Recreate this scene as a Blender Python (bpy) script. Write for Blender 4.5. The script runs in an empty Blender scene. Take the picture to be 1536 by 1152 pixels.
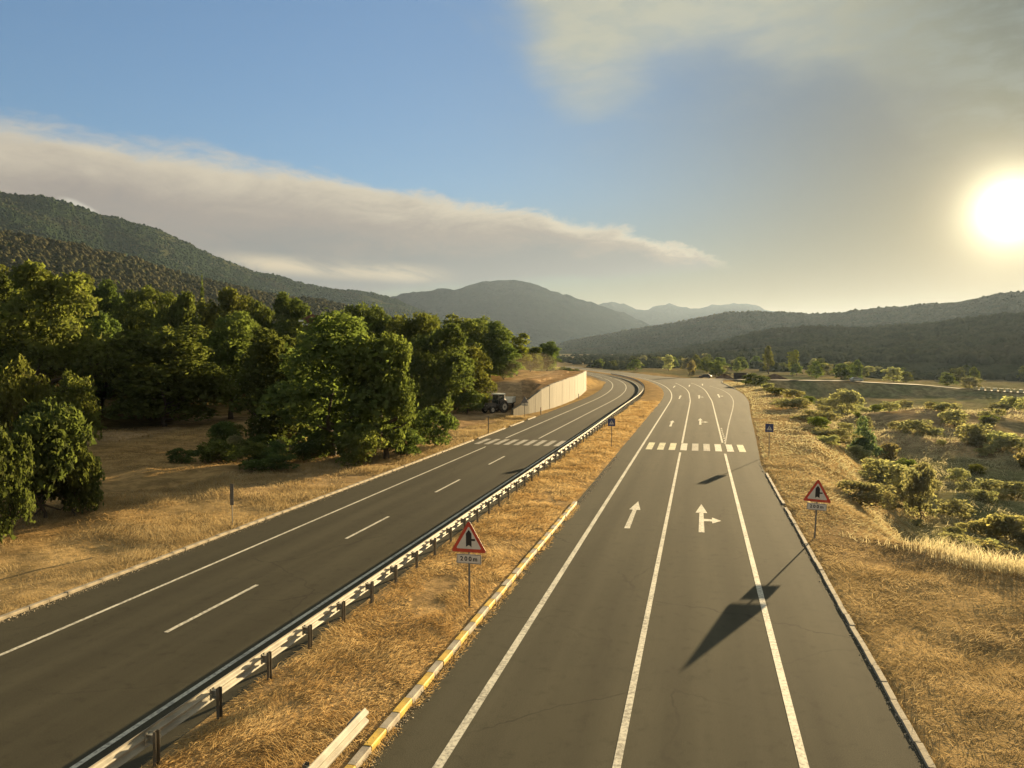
import bpy, bmesh, math, random
import numpy as np
from mathutils import Vector, Matrix
R = math.radians
rng = np.random.default_rng(7)
random.seed(7)
SC = bpy.context.scene
COL = SC.collection

# ------------------------------------------------------------------ camera
cam_d = bpy.data.cameras.new('camera')
cam = bpy.data.objects.new('camera', cam_d); COL.objects.link(cam)
cam.location = (0, 0, 8.0)
cam.rotation_euler = (R(90 - 2.19), 0, R(13.77))
cam_d.sensor_fit = 'HORIZONTAL'; cam_d.sensor_width = 36.0
cam_d.lens = 36.0 * 1150 / 1536
cam_d.clip_start = 0.2; cam_d.clip_end = 40000
SC.camera = cam

# ------------------------------------------------------------------ view, sun, sky
EXPO = 2.15
SKY = 0.07
SC.view_settings.view_transform = 'Standard'
SC.view_settings.look = 'None'
SC.view_settings.exposure = EXPO
SC.view_settings.gamma = 1.0
SC.view_settings.use_curve_mapping = False
SC.cycles.use_denoising = True
SC.cycles.max_bounces = 6
SC.cycles.diffuse_bounces = 3
SC.cycles.glossy_bounces = 2
SC.cycles.transmission_bounces = 3
SC.cycles.transparent_max_bounces = 8
SC.cycles.volume_bounces = 1
SUN_AZ, SUN_EL = 19.05, 8.9
sl = bpy.data.lights.new('sun', 'SUN'); sl.energy = 4.2; sl.angle = R(0.5); sl.color = (1.0, 0.75, 0.40)
so = bpy.data.objects.new('sun', sl); COL.objects.link(so)
S_DIR = Vector((math.sin(R(SUN_AZ)) * math.cos(R(SUN_EL)), math.cos(R(SUN_AZ)) * math.cos(R(SUN_EL)), math.sin(R(SUN_EL))))
so.rotation_euler = S_DIR.to_track_quat('Z', 'Y').to_euler()
so.location = (60, 160, 60)

class NT:
    """small node-tree writer"""
    def __init__(s, nt): s.t = nt; s.n = nt.nodes; s.l = nt.links
    def node(s, typ, **kw):
        n = s.n.new(typ)
        for k, v in kw.items(): setattr(n, k, v)
        return n
    def put(s, sock, v):
        if hasattr(v, 'is_linked') or isinstance(v, bpy.types.NodeSocket): s.l.new(v, sock)
        else: sock.default_value = v
    def m(s, op, a, b=None, c=None, clamp=False):
        n = s.node('ShaderNodeMath', operation=op, use_clamp=clamp)
        s.put(n.inputs[0], a)
        if b is not None: s.put(n.inputs[1], b)
        if c is not None: s.put(n.inputs[2], c)
        return n.outputs[0]
    def ss(s, v, lo, hi, a=0.0, b=1.0):
        n = s.node('ShaderNodeMapRange', interpolation_type='SMOOTHSTEP')
        s.put(n.inputs[0], v); s.put(n.inputs[1], lo); s.put(n.inputs[2], hi); s.put(n.inputs[3], a); s.put(n.inputs[4], b)
        return n.outputs[0]
    def mix(s, f, a, b, bt='MIX'):
        n = s.node('ShaderNodeMix', data_type='RGBA', blend_type=bt)
        s.put(n.inputs[0], f); s.put(n.inputs[6], a if not isinstance(a, tuple) else (*a[:3], 1)); s.put(n.inputs[7], b if not isinstance(b, tuple) else (*b[:3], 1))
        return n.outputs[2]
    def noise(s, vec, scale, detail=4.0, rough=0.55, dist=0.0, out=0):
        n = s.node('ShaderNodeTexNoise')
        if vec is not None: s.l.new(vec, n.inputs['Vector'])
        n.inputs['Scale'].default_value = scale; n.inputs['Detail'].default_value = detail
        n.inputs['Roughness'].default_value = rough; n.inputs['Distortion'].default_value = dist
        return n.outputs[out]
    def curve(s, v, pts, lo, hi, vlo, vhi):
        """piecewise curve pts (x,y) by Float Curve, x in lo..hi, y in vlo..vhi"""
        n = s.node('ShaderNodeFloatCurve')
        cu = n.mapping.curves[0]
        P = [((x - lo) / (hi - lo), (y - vlo) / (vhi - vlo)) for x, y in pts]
        while len(cu.points) < len(P): cu.points.new(0.5, 0.5)
        for p, (x, y) in zip(cu.points, P): p.location = (x, y); p.handle_type = 'AUTO'
        n.mapping.use_clip = False
        n.mapping.update()
        x = s.m('DIVIDE', s.m('SUBTRACT', v, lo), hi - lo, clamp=True)
        s.l.new(x, n.inputs['Value'])
        return s.m('ADD', s.m('MULTIPLY', n.outputs[0], vhi - vlo), vlo)

world = bpy.data.worlds.new('World'); SC.world = world; world.use_nodes = True
w = NT(world.node_tree)
for n in list(w.n): w.n.remove(n)
out = w.node('ShaderNodeOutputWorld'); bg = w.node('ShaderNodeBackground')
w.l.new(bg.outputs[0], out.inputs[0]); bg.inputs[1].default_value = SKY
sky = w.node('ShaderNodeTexSky', sky_type='NISHITA')
sky.sun_disc = False; sky.sun_elevation = R(SUN_EL); sky.sun_rotation = R(SUN_AZ)
sky.altitude = 600; sky.air_density = 1.0; sky.dust_density = 0.5; sky.ozone_density = 1.0
K = 1.0 / (SKY * 2 ** EXPO)          # a picture value of 1 in sky units
def C(r, g, b): return (r * K, g * K, b * K)
tc = w.node('ShaderNodeTexCoord'); D = tc.outputs['Generated']
sep = w.node('ShaderNodeSeparateXYZ'); w.l.new(D, sep.inputs[0])
deg = 180 / math.pi
AZ = w.m('MULTIPLY', w.m('ARCTAN2', sep.outputs[0], sep.outputs[1]), deg)
EL = w.m('MULTIPLY', w.m('ARCSINE', sep.outputs[2]), deg)
dot = w.node('ShaderNodeVectorMath', operation='DOT_PRODUCT'); w.l.new(D, dot.inputs[0]); dot.inputs[1].default_value = S_DIR
TH = w.m('MULTIPLY', w.m('ARCCOSINE', w.m('MINIMUM', dot.outputs['Value'], 0.9999999)), deg)
comb = w.node('ShaderNodeCombineXYZ'); w.l.new(w.m('MULTIPLY', AZ, 0.045), comb.inputs[0]); w.l.new(w.m('MULTIPLY', EL, 0.13), comb.inputs[1])
UV = comb.outputs[0]
def glow(a, s): return w.m('MULTIPLY', w.m('POWER', 2.71828, w.m('MULTIPLY', TH, -1.0 / s)), a)
# clear sky, dimmed a little by thin smoke towards the sun
gm = w.node('ShaderNodeGamma'); gm.inputs[1].default_value = 1.0
w.l.new(sky.outputs[0], gm.inputs[0])
bw = w.node('ShaderNodeRGBToBW'); w.l.new(gm.outputs[0], bw.inputs[0])
sc_ = w.node('ShaderNodeVectorMath', operation='SCALE'); w.l.new(gm.outputs[0], sc_.inputs[0])
w.l.new(w.m('DIVIDE', 0.66, w.m('ADD', 1.0, w.m('MULTIPLY', bw.outputs[0], 0.85 / K))), sc_.inputs['Scale'])
base = w.mix(1.0, sc_.outputs[0], (0.90, 1.07, 1.28), 'MULTIPLY')
dimv = w.node('ShaderNodeVectorMath', operation='SCALE'); w.l.new(base, dimv.inputs[0])
w.l.new(w.m('SUBTRACT', 1.0, w.m('MULTIPLY', w.m('POWER', 2.71828, w.m('MULTIPLY', w.m('POWER', w.m('DIVIDE', TH, 24.0), 2.0), -1.0)), 0.84)), dimv.inputs['Scale'])
base = w.mix(1.0, dimv.outputs[0], w.mix(w.ss(EL, -1, 13), (0.66, 0.45, 0.29), (1.0, 1.0, 1.0)), 'MULTIPLY')
# the high smoke veil, upper right, extended unseen overhead and behind for warmer fill
n1 = w.noise(UV, 2.2, 6, 0.55, 0.5); n2 = w.noise(UV, 6.5, 5, 0.6, 0.3)
vb = w.curve(AZ, [(-60, 37), (-30, 31), (-19.5, 26.5), (-14.2, 22.8), (-11.5, 19.0), (-8.5, 16.8), (-5.5, 17.6), (-0.6, 18.6), (5, 18.6), (10, 17), (15, 13.5), (22, 10), (60, 8)], -60, 60, 0, 60)
dv = w.m('SUBTRACT', EL, vb)
dv = w.m('ADD', dv, w.m('MULTIPLY', w.m('SUBTRACT', n1, 0.5), 9.0))
veil = w.ss(dv, -2.2, 6.0)
veilc = w.mix(w.m('MULTIPLY', w.ss(AZ, 1, 22), w.ss(AZ, 75, 40)), C(0.54, 0.52, 0.385), C(0.10, 0.125, 0.11))
veilc = w.mix(w.m('MULTIPLY', w.ss(n2, 0.35, 0.7), 0.35), veilc, C(0.30, 0.36, 0.36))
c1 = w.mix(w.m('MULTIPLY', veil, 0.88), base, veilc)
# the long smoke plume over the left hill
pt = w.curve(AZ, [(-120, 12), (-70, 14.6), (-47, 14.9), (-38, 14.4), (-29, 13.4), (-20, 11.9), (-12, 10.7), (-5, 9.0), (-0.5, 7.5), (1.9, 6.4), (5, 5.6), (60, 3)], -120, 60, 0, 20)
pb = w.curve(AZ, [(-120, -2), (-60, 0), (-30, 3.0), (-22, 4.6), (-10, 5.6), (-2.5, 5.9), (1.9, 6.3), (5, 6.4), (60, 6.4)], -120, 60, -4, 8)
comb2 = w.node('ShaderNodeCombineXYZ'); w.l.new(w.m('MULTIPLY', AZ, 0.11), comb2.inputs[0]); w.l.new(w.m('MULTIPLY', EL, 0.30), comb2.inputs[1])
e1 = w.noise(comb2.outputs[0], 1.4, 7, 0.62, 0.6); e2 = w.noise(UV, 3.2, 6, 0.6, 0.8); e3 = w.noise(comb2.outputs[0], 5.5, 6, 0.68, 1.0)
dt = w.m('ADD', w.m('SUBTRACT', pt, EL), w.m('ADD', w.m('MULTIPLY', w.m('SUBTRACT', e1, 0.52), 3.0), w.m('MULTIPLY', w.m('SUBTRACT', e3, 0.5), 1.3)))
db = w.m('ADD', w.m('SUBTRACT', EL, pb), w.m('MULTIPLY', w.m('SUBTRACT', e2, 0.5), 1.6))
taper = w.ss(AZ, 3.2, -0.5)
pl = w.m('MULTIPLY', w.m('MULTIPLY', w.ss(dt, -0.25, w.curve(AZ, [(-60, 2.2), (-40, 1.9), (-25, 1.2), (-10, 0.8), (2, 0.45), (20, 0.4)], -60, 20, 0, 3)), w.ss(db, -0.45, 0.55)), taper)
thick = w.m('SUBTRACT', pt, pb)
vv = w.m('DIVIDE', dt, w.m('MAXIMUM', thick, 1.2))            # 0 at the lit top, 1 at the foot
vv = w.m('ADD', vv, w.m('MULTIPLY', w.m('SUBTRACT', e2, 0.5), 0.35))
pc = w.mix(w.ss(vv, 0.02, 0.40), C(0.68, 0.59, 0.43), C(0.38, 0.32, 0.265))
pc = w.mix(w.ss(vv, 0.3, 0.72), pc, C(0.265, 0.258, 0.245))
streak = w.m('MULTIPLY', w.ss(w.m('ABSOLUTE', w.m('SUBTRACT', EL, w.m('ADD', 6.1, w.m('MULTIPLY', w.m('ADD', AZ, 25), -0.045)))), 1.0, 0.0), w.m('MULTIPLY', w.ss(AZ, -37, -31), w.ss(AZ, -17.0, -22)))
pc = w.mix(w.m('MULTIPLY', streak, w.ss(e2, 0.3, 0.6)), pc, C(0.66, 0.55, 0.38))
c2 = w.mix(w.m('MULTIPLY', pl, 0.93), c1, pc)
# a small white puff behind the left ridge
px = w.m('SUBTRACT', AZ, -43.0); py = w.m('SUBTRACT', EL, w.m('ADD', 9.35, w.m('MULTIPLY', px, -0.38)))
pr = w.m('ADD', w.m('POWER', w.m('DIVIDE', px, 1.3), 2.0), w.m('POWER', w.m('DIVIDE', py, 0.5), 2.0))
puff = w.ss(w.m('ADD', pr, w.m('MULTIPLY', w.m('SUBTRACT', n2, 0.5), 2.0)), 1.2, 0.2)
c2 = w.mix(w.m('MULTIPLY', puff, 0.7), c2, C(0.66, 0.62, 0.52))
# aureole of the low sun seen through smoke
def add(a, f, col): return w.mix(f, a, col, 'ADD')
def addg(c, g, col):
    v = w.node('ShaderNodeVectorMath', operation='SCALE'); v.inputs[0].default_value = col; w.l.new(g, v.inputs['Scale'])
    return w.mix(1.0, c, v.outputs[0], 'ADD')
c3 = addg(c2, glow(0.07, 9.0), C(1.0, 0.82, 0.50))
c3 = addg(c3, glow(0.62, 3.2), C(1.0, 0.74, 0.30))
hzw = w.m('MULTIPLY', w.m('POWER', 2.71828, w.m('MULTIPLY', w.m('ABSOLUTE', EL), -1.0 / 6.0)), w.m('POWER', 2.71828, w.m('MULTIPLY', TH, -1.0 / 16.0)))
c3 = addg(c3, w.m('MULTIPLY', hzw, 0.34), C(1.0, 0.66, 0.24))
c3 = addg(c3, glow(9.0, 0.85), C(1.0, 0.88, 0.58))
w.l.new(c3, bg.inputs[0])

# ------------------------------------------------------------------ helpers
def tag(o, label=None, cat=None, group=None, kind=None):
    if label: o['label'] = label
    if cat: o['category'] = cat
    if group: o['group'] = group
    if kind: o['kind'] = kind
    return o
def empty(name, loc, rz=0.0, label=None, cat=None, group=None):
    o = bpy.data.objects.new(name, None); COL.objects.link(o); o.empty_display_size = 0.2
    o.location = loc; o.rotation_euler = (0, 0, rz)
    return tag(o, label, cat, group)
def link(name, me, parent=None, loc=(0, 0, 0), rot=(0, 0, 0), scale=(1, 1, 1)):
    o = bpy.data.objects.new(name, me); COL.objects.link(o)
    o.location = loc; o.rotation_euler = rot; o.scale = scale
    if parent: o.parent = parent
    return o
def mesh_np(name, V, F, mat=None, smooth=False, cols=None):
    V = np.asarray(V, np.float32); F = np.asarray(F, np.int32)
    me = bpy.data.meshes.new(name); k = F.shape[1]
    me.vertices.add(len(V)); me.vertices.foreach_set('co', V.ravel())
    me.loops.add(F.size); me.loops.foreach_set('vertex_index', F.ravel())
    me.polygons.add(len(F)); me.polygons.foreach_set('loop_start', np.arange(0, F.size, k, dtype=np.int32))
    try: me.polygons.foreach_set('loop_total', np.full(len(F), k, np.int32))
    except Exception: pass
    if smooth: me.polygons.foreach_set('use_smooth', np.ones(len(F), bool))
    if cols is not None:
        a = me.color_attributes.new('tint', 'FLOAT_COLOR', 'POINT')
        a.data.foreach_set('color', np.hstack([cols, np.ones((len(V), 1))]).astype(np.float32).ravel())
    me.update(calc_edges=True); me.validate()
    if mat: me.materials.append(mat)
    return me
class MB:
    """collects boxes, tubes and prisms into one mesh"""
    def __init__(s): s.v = []; s.f = []
    def box(s, c, d, rz=0, taper=1.0):
        b = len(s.v); x, y, z = (q / 2 for q in d); cr, sr = math.cos(rz), math.sin(rz)
        for dz in (-1, 1):
            t = taper if dz > 0 else 1
            for dx, dy in ((-1, -1), (1, -1), (1, 1), (-1, 1)):
                a, e = dx * x * t, dy * y * t
                s.v.append((c[0] + a * cr - e * sr, c[1] + a * sr + e * cr, c[2] + dz * z))
        s.f += [tuple(b + i for i in q) for q in ((3, 2, 1, 0), (4, 5, 6, 7), (0, 1, 5, 4), (1, 2, 6, 5), (2, 3, 7, 6), (3, 0, 4, 7))]
        return s
    def tube(s, pts, rad, n=8, cap=True):
        pts = [Vector(p) for p in pts]; rad = rad if isinstance(rad, (list, tuple)) else [rad] * len(pts)
        b0 = len(s.v)
        for i, p in enumerate(pts):
            t = (pts[min(i + 1, len(pts) - 1)] - pts[max(i - 1, 0)]).normalized()
            a = t.orthogonal().normalized() if abs(t.z) < 0.95 else Vector((1, 0, 0)); a = (a - t * a.dot(t)).normalized(); c = t.cross(a)
            for k in range(n):
                q = p + (a * math.cos(2 * math.pi * k / n) + c * math.sin(2 * math.pi * k / n)) * rad[i]
                s.v.append(tuple(q))
        for i in range(len(pts) - 1):
            for k in range(n):
                s.f.append((b0 + i * n + k, b0 + i * n + (k + 1) % n, b0 + (i + 1) * n + (k + 1) % n, b0 + (i + 1) * n + k))
        if cap:
            s.f.append(tuple(b0 + k for k in range(n))[::-1]); e = b0 + (len(pts) - 1) * n
            s.f.append(tuple(e + k for k in range(n)))
        return s
    def prism(s, poly, axis, lo, hi):
        """extrude a 2D outline along an axis: 'y' -> outline is (x,z); 'x' -> (y,z); 'z' -> (x,y)"""
        b = len(s.v); n = len(poly)
        for h in (lo, hi):
            for a, c in poly:
                s.v.append({'y': (a, h, c), 'x': (h, a, c), 'z': (a, c, h)}[axis])
        s.f.append(tuple(b + i for i in range(n))); s.f.append(tuple(b + n + i for i in range(n))[::-1])
        for i in range(n): s.f.append((b + i, b + n + i, b + n + (i + 1) % n, b + (i + 1) % n))
        return s
    def mesh(s, name, mat, smooth=False, bevel=0):
        me = bpy.data.meshes.new(name); me.from_pydata(s.v, [], s.f); me.update()
        bm = bmesh.new(); bm.from_mesh(me)
        if bevel: bmesh.ops.bevel(bm, geom=bm.edges[:], offset=bevel, segments=1, affect='EDGES', clamp_overlap=True)
        bmesh.ops.recalc_face_normals(bm, faces=bm.faces[:]); bm.to_mesh(me); bm.free()
        if smooth:
            for p in me.polygons: p.use_smooth = True
        me.materials.append(mat); return me
    def build(s, name, mat, parent=None, loc=(0, 0, 0), rot=(0, 0, 0), smooth=False, bevel=0):
        return link(name, s.mesh(name, mat, smooth, bevel), parent, loc, rot)

def mat_new(name):
    m = bpy.data.materials.new(name); m.use_nodes = True
    t = NT(m.node_tree); b = t.n['Principled BSDF']
    return m, t, b
def simple(name, col, rough=0.6, metal=0.0, var=0.25, scale=6.0, dirt=None, bump=0.0):
    m, t, b = mat_new(name)
    g = t.node('ShaderNodeTexCoord').outputs['Object']
    n = t.noise(g, scale, 5, 0.6)
    c = t.mix(t.ss(n, 0.3, 0.7), tuple(x * (1 - var) for x in col), tuple(min(1, x * (1 + var * 0.6)) for x in col))
    if dirt: c = t.mix(t.ss(t.noise(g, scale * 0.35, 6, 0.65), 0.5, 0.72), c, dirt)
    t.l.new(c, b.inputs['Base Color']); b.inputs['Roughness'].default_value = rough; b.inputs['Metallic'].default_value = metal
    if bump:
        bn = t.node('ShaderNodeBump'); bn.inputs['Strength'].default_value = bump; bn.inputs['Distance'].default_value = 0.02
        t.l.new(t.noise(g, scale * 6, 4, 0.6), bn.inputs['Height']); t.l.new(bn.outputs[0], b.inputs['Normal'])
    return m

# ==TERRAIN==
def ss(x, a, b):
    t = np.clip((x - a) / (b - a), 0, 1); return t * t * (3 - 2 * t)
def _h(i, j, s):
    n = (i * 374761393 + j * 668265263 + s * 1442695041) & 0xffffffff
    n = ((n ^ (n >> 13)) * 1274126177) & 0xffffffff
    return ((n ^ (n >> 16)) & 0xffff) / 65535.0
def vnoise(x, y, s=0):
    xi = np.floor(x).astype(np.int64); yi = np.floor(y).astype(np.int64); fx = x - xi; fy = y - yi
    fx = fx * fx * (3 - 2 * fx); fy = fy * fy * (3 - 2 * fy)
    return (_h(xi, yi, s) * (1 - fx) + _h(xi + 1, yi, s) * fx) * (1 - fy) + (_h(xi, yi + 1, s) * (1 - fx) + _h(xi + 1, yi + 1, s) * fx) * fy
def fbm(x, y, s=0, o=4):
    x = np.asarray(x, float); y = np.asarray(y, float); r = 0; a = 0.5
    for k in range(o): r = r + a * vnoise(x * 2 ** k, y * 2 ** k, s + k * 17); a *= 0.5
    return r / (1 - 0.5 ** o)
def delta(Y):
    s = np.clip(Y - 130, 0, 190); return -(s * s) / 1240.0 - 0.3065 * np.maximum(Y - 320, 0)
def edge_right(Y):
    return np.interp(Y, [-100, 58, 78, 104, 139, 168, 200, 222, 236, 248, 262, 285, 900], [4.35, 4.38, 5.34, 6.5, 8.3, 9.6, 11.2, 13.0, 15.5, 18.5, 14, 6.5, 4.4])
WALL = [(-23.3, 95.8), (-22.35, 100.4), (-21.7, 105.5), (-21.35, 113), (-21.35, 124), (-21.6, 134), (-22.3, 145), (-23.3, 157), (-24.7, 171)]
WALL_H = [0.9, 1.9, 3.0, 3.65, 3.95, 4.1, 4.25, 4.35, 4.4]
def wall_x(Y): return np.interp(Y, [p[1] for p in WALL], [p[0] for p in WALL])
def wall_h(Y): return np.interp(Y, [60, 96] + [p[1] for p in WALL] + [215, 240], [0, 0.3] + WALL_H + [0.6, 0])
SIDE = [(-12, 262, -0.02), (4.5, 262, -0.04), (16, 268, -0.3), (46, 286, -1.0), (75, 296, -2.5), (88, 294, -3.7), (103, 286, -4.4), (150, 265, -5.2), (260, 205, -6.5)]
def side_y(X): return np.interp(X, [p[0] for p in SIDE], [p[1] for p in SIDE])
def side_z(X): return np.interp(X, [p[0] for p in SIDE], [p[2] for p in SIDE])
def ground_z(X, Y):
    X = np.asarray(X, float); Y = np.asarray(Y, float)
    u = X - delta(Y); dl = -20.5 - u; dr = u - edge_right(Y)
    z = np.full(X.shape, -0.09)
    # left: verge, field, then the rising wood
    amp = ss(dl, 0.3, 6)
    zl = 0.10 * ss(dl, 0.0, 0.5) + amp * (fbm(X * 0.28, Y * 0.28, 3) - 0.5) * 0.6 + amp * (fbm(X * 0.05, Y * 0.05, 5) - 0.5) * 1.6
    rise = np.maximum(dl - 42, 0); rise = 30 * (1 - np.exp(-rise * 0.115 / 30))
    rise2 = np.maximum(dl - 16, 0); rise2 = 7 * (1 - np.exp(-rise2 * 0.09 / 7)) * ss(Y, 85, 150) * (1 - ss(Y, 330, 600))
    zl = zl + np.maximum(rise * (1 - 0.8 * ss(Y, 350, 800)), rise2)
    wx = wall_x(Y) - X; hw = wall_h(Y)
    zl = np.maximum(zl, 0) * (dl > 0) + np.minimum(zl, 0) + hw * ss(wx, 0.9, 3.0) * ss(Y, 99, 117) * (1 - 0.5 * ss(wx, 18, 40))
    # right: level verge, then the drop into the scrub valley
    dc = np.interp(Y, [0, 25, 31, 37, 50, 75, 110, 150, 215, 250], [11, 10.5, 7.5, 1.8, 2.2, 4.5, 6.5, 8, 5, 1.5])
    dep = np.interp(Y, [0, 33, 45, 100, 180, 240], [2.5, 4.2, 5.0, 5.5, 6.0, 6.5])
    zr = 0.12 * ss(dr, 0.0, 0.4) - dep * ss(dr, dc, dc + 9) + ss(dr, 0.4, 5) * (fbm(X * 0.22, Y * 0.22, 9) - 0.5) * 1.0 + ss(dr, 8, 25) * (fbm(X * 0.045, Y * 0.045, 11) - 0.5) * 3.5
    sy = side_y(X); sz = side_z(X) - 0.14
    k = ss(Y, sy - 16, sy - 5.2); zr = zr * (1 - k) + sz * k
    zr = np.where(Y > sy + 6, sz + ss(Y, sy + 6, sy + 30) * ((fbm(X * 0.06, Y * 0.06, 13) - 0.5) * 1.5), zr)
    for gx, gy, ga, gr in ((38, 150, 3.2, 16), (28, 118, 2.0, 12), (60, 175, 2.5, 18)):
        zr = zr + ga * np.exp(-((X - gx) ** 2 + (Y - gy) ** 2) / gr ** 2) * ss(dr, 6, 14)
    z = np.where(dl > 0, z + zl, z); z = np.where(dr > 0, z + zr, z)
    r = np.hypot(X, Y); z = z + np.maximum(r - 520, 0) * 0.0105
    return z
# ==END TERRAIN==
def gz(x, y): return float(ground_z(np.array([x]), np.array([y]))[0])

# ------------------------------------------------------------------ materials
def ground_material(name, attr=True, col=(0.25, 0.17, 0.09), fine=1.0):
    m, t, b = mat_new(name)
    P = t.node('ShaderNodeNewGeometry').outputs['Position']
    if attr:
        a = t.node('ShaderNodeAttribute'); a.attribute_name = 'tint'; c0 = a.outputs['Color']
    else:
        v = t.node('ShaderNodeRGB'); v.outputs[0].default_value = (*col, 1); c0 = v.outputs[0]
    nA = t.noise(P, 0.55 * fine, 6, 0.6, 0.4); nB = t.noise(P, 3.5 * fine, 6, 0.65, 0.3); nC = t.noise(P, 16 * fine, 4, 0.65)
    c = t.mix(t.ss(nA, 0.35, 0.68), t.mix(1, c0, (0.62, 0.60, 0.58), 'MULTIPLY'), t.mix(1, c0, (1.18, 1.12, 1.05), 'MULTIPLY'))
    c = t.mix(t.ss(nB, 0.42, 0.68, 0, 0.6), c, t.mix(1, c, (0.55, 0.58, 0.50), 'MULTIPLY'))
    c = t.mix(t.ss(nC, 0.5, 0.75, 0, 0.45), c, t.mix(1, c, (1.6, 1.5, 1.4), 'MULTIPLY'))
    t.l.new(c, b.inputs['Base Color']); b.inputs['Roughness'].default_value = 1.0; b.inputs['Specular IOR Level'].default_value = 0.0
    bn = t.node('ShaderNodeBump'); bn.inputs['Strength'].default_value = 0.8; bn.inputs['Distance'].default_value = 0.12
    t.l.new(t.m('ADD', nB, t.m('MULTIPLY', nC, 0.5)), bn.inputs['Height']); t.l.new(bn.outputs[0], b.inputs['Normal'])
    return m
M_ground = ground_material('ground_soil')
M_median = ground_material('median_soil', False, (0.44, 0.31, 0.16))

def asphalt(name, col):
    m, t, b = mat_new(name)
    P = t.node('ShaderNodeNewGeometry').outputs['Position']
    sp = t.node('ShaderNodeSeparateXYZ'); t.l.new(P, sp.inputs[0])
    mp = t.node('ShaderNodeMapping'); mp.inputs['Scale'].default_value = (1.0, 0.05, 1.0); t.l.new(P, mp.inputs[0])
    lane = t.noise(mp.outputs[0], 0.9, 4, 0.6); big = t.noise(P, 0.12, 5, 0.6, 0.5); fine = t.noise(P, 45, 3, 0.7); mid = t.noise(P, 2.2, 6, 0.7, 0.3)
    d = tuple(x * 0.90 for x in col); l = tuple(x * 1.10 for x in col)
    c = t.mix(t.ss(lane, 0.3, 0.7), d, l)
    c = t.mix(t.ss(big, 0.35, 0.7, 0, 0.55), c, t.mix(1, c, (1.22, 1.20, 1.15), 'MULTIPLY'))
    c = t.mix(t.ss(mid, 0.5, 0.72, 0, 0.75), c, t.mix(1, c, (0.75, 0.75, 0.76), 'MULTIPLY'))
    la = t.node('ShaderNodeAttribute'); la.attribute_name = 'lat'; lat = la.outputs['Fac']; trk = 0.0
    for c0_ in (-16.45, -13.3, -3.2, 0.28, 3.4):
        for o_ in (-0.8, 0.8):
            trk = t.m('ADD', trk, t.ss(t.m('ABSOLUTE', t.m('SUBTRACT', lat, c0_ + o_)), 0.62, 0.0))
    c = t.mix(t.m('MULTIPLY', trk, t.ss(big, 0.2, 0.6, 0.45, 0.95)), c, t.mix(1, c, (0.86, 0.86, 0.87), 'MULTIPLY'))
    vo = t.node('ShaderNodeTexVoronoi', feature='DISTANCE_TO_EDGE'); vo.inputs['Scale'].default_value = 0.16
    wv = t.node('ShaderNodeVectorMath', operation='ADD'); t.l.new(P, wv.inputs[0]); t.l.new(t.noise(P, 0.6, 4, 0.6, 0, 1), wv.inputs[1]); t.l.new(wv.outputs[0], vo.inputs['Vector'])
    c = t.mix(t.m('MULTIPLY', t.ss(vo.outputs['Distance'], 0.006, 0.002), t.ss(big, 0.44, 0.62, 0, 0.55)), c, (0.035, 0.032, 0.027))
    c = t.mix(t.ss(t.noise(P, 0.5, 3, 0.5, 0.8), 0.66, 0.74, 0, 0.35), c, t.mix(1, c, (0.7, 0.7, 0.7), 'MULTIPLY'))
    c = t.mix(t.ss(fine, 0.35, 0.7), t.mix(1, c, (0.75, 0.75, 0.75), 'MULTIPLY'), t.mix(1, c, (1.3, 1.28, 1.25), 'MULTIPLY'))
    t.l.new(c, b.inputs['Base Color']); b.inputs['Roughness'].default_value = 0.9; b.inputs['Specular IOR Level'].default_value = 0.03
    bn = t.node('ShaderNodeBump'); bn.inputs['Strength'].default_value = 0.35; bn.inputs['Distance'].default_value = 0.01
    t.l.new(fine, bn.inputs['Height']); t.l.new(bn.outputs[0], b.inputs['Normal'])
    return m
M_asph_left = asphalt('asphalt_dark', (0.066, 0.061, 0.044))
M_asph = asphalt('asphalt', (0.083, 0.077, 0.056))
M_asph_side = asphalt('asphalt_pale', (0.13, 0.12, 0.09))
def paint(name, col, wear=0.5):
    m, t, b = mat_new(name)
    P = t.node('ShaderNodeNewGeometry').outputs['Position']
    n = t.noise(P, 9, 6, 0.7); n2 = t.noise(P, 0.8, 4, 0.6)
    f = t.m('MULTIPLY', t.ss(t.m('ADD', n, t.m('MULTIPLY', n2, 0.4)), 0.60, 0.86), wear)
    c = t.mix(f, col, (0.10, 0.09, 0.075))
    t.l.new(c, b.inputs['Base Color']); b.inputs['Roughness'].default_value = 0.75
    return m
M_paint = paint('white_road_paint', (0.62, 0.58, 0.47), 0.7)
M_paint_old = paint('worn_road_paint', (0.36, 0.33, 0.27), 0.9)
M_paint_yel = paint('cream_road_paint', (0.62, 0.58, 0.36), 0.7)
M_kerb = simple('kerb_concrete', (0.31, 0.26, 0.185), 0.9, 0, 0.35, 3.0, (0.16, 0.13, 0.09), 0.3)
M_kerb_yel = simple('kerb_yellow_paint', (0.62, 0.40, 0.05), 0.7, 0, 0.25, 4.0, (0.35, 0.27, 0.13), 0.2)
M_kerb_wht = simple('kerb_faded_white', (0.33, 0.29, 0.23), 0.8, 0, 0.3, 4.0, (0.25, 0.21, 0.16), 0.2)
M_rail = simple('galvanised_steel', (0.36, 0.335, 0.28), 0.7, 0.0, 0.25, 2.0, (0.22, 0.19, 0.14))
M_post = simple('dull_post_steel', (0.15, 0.13, 0.10), 0.65, 0.3, 0.3, 3.0, (0.12, 0.075, 0.04))
M_wall = None

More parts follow.
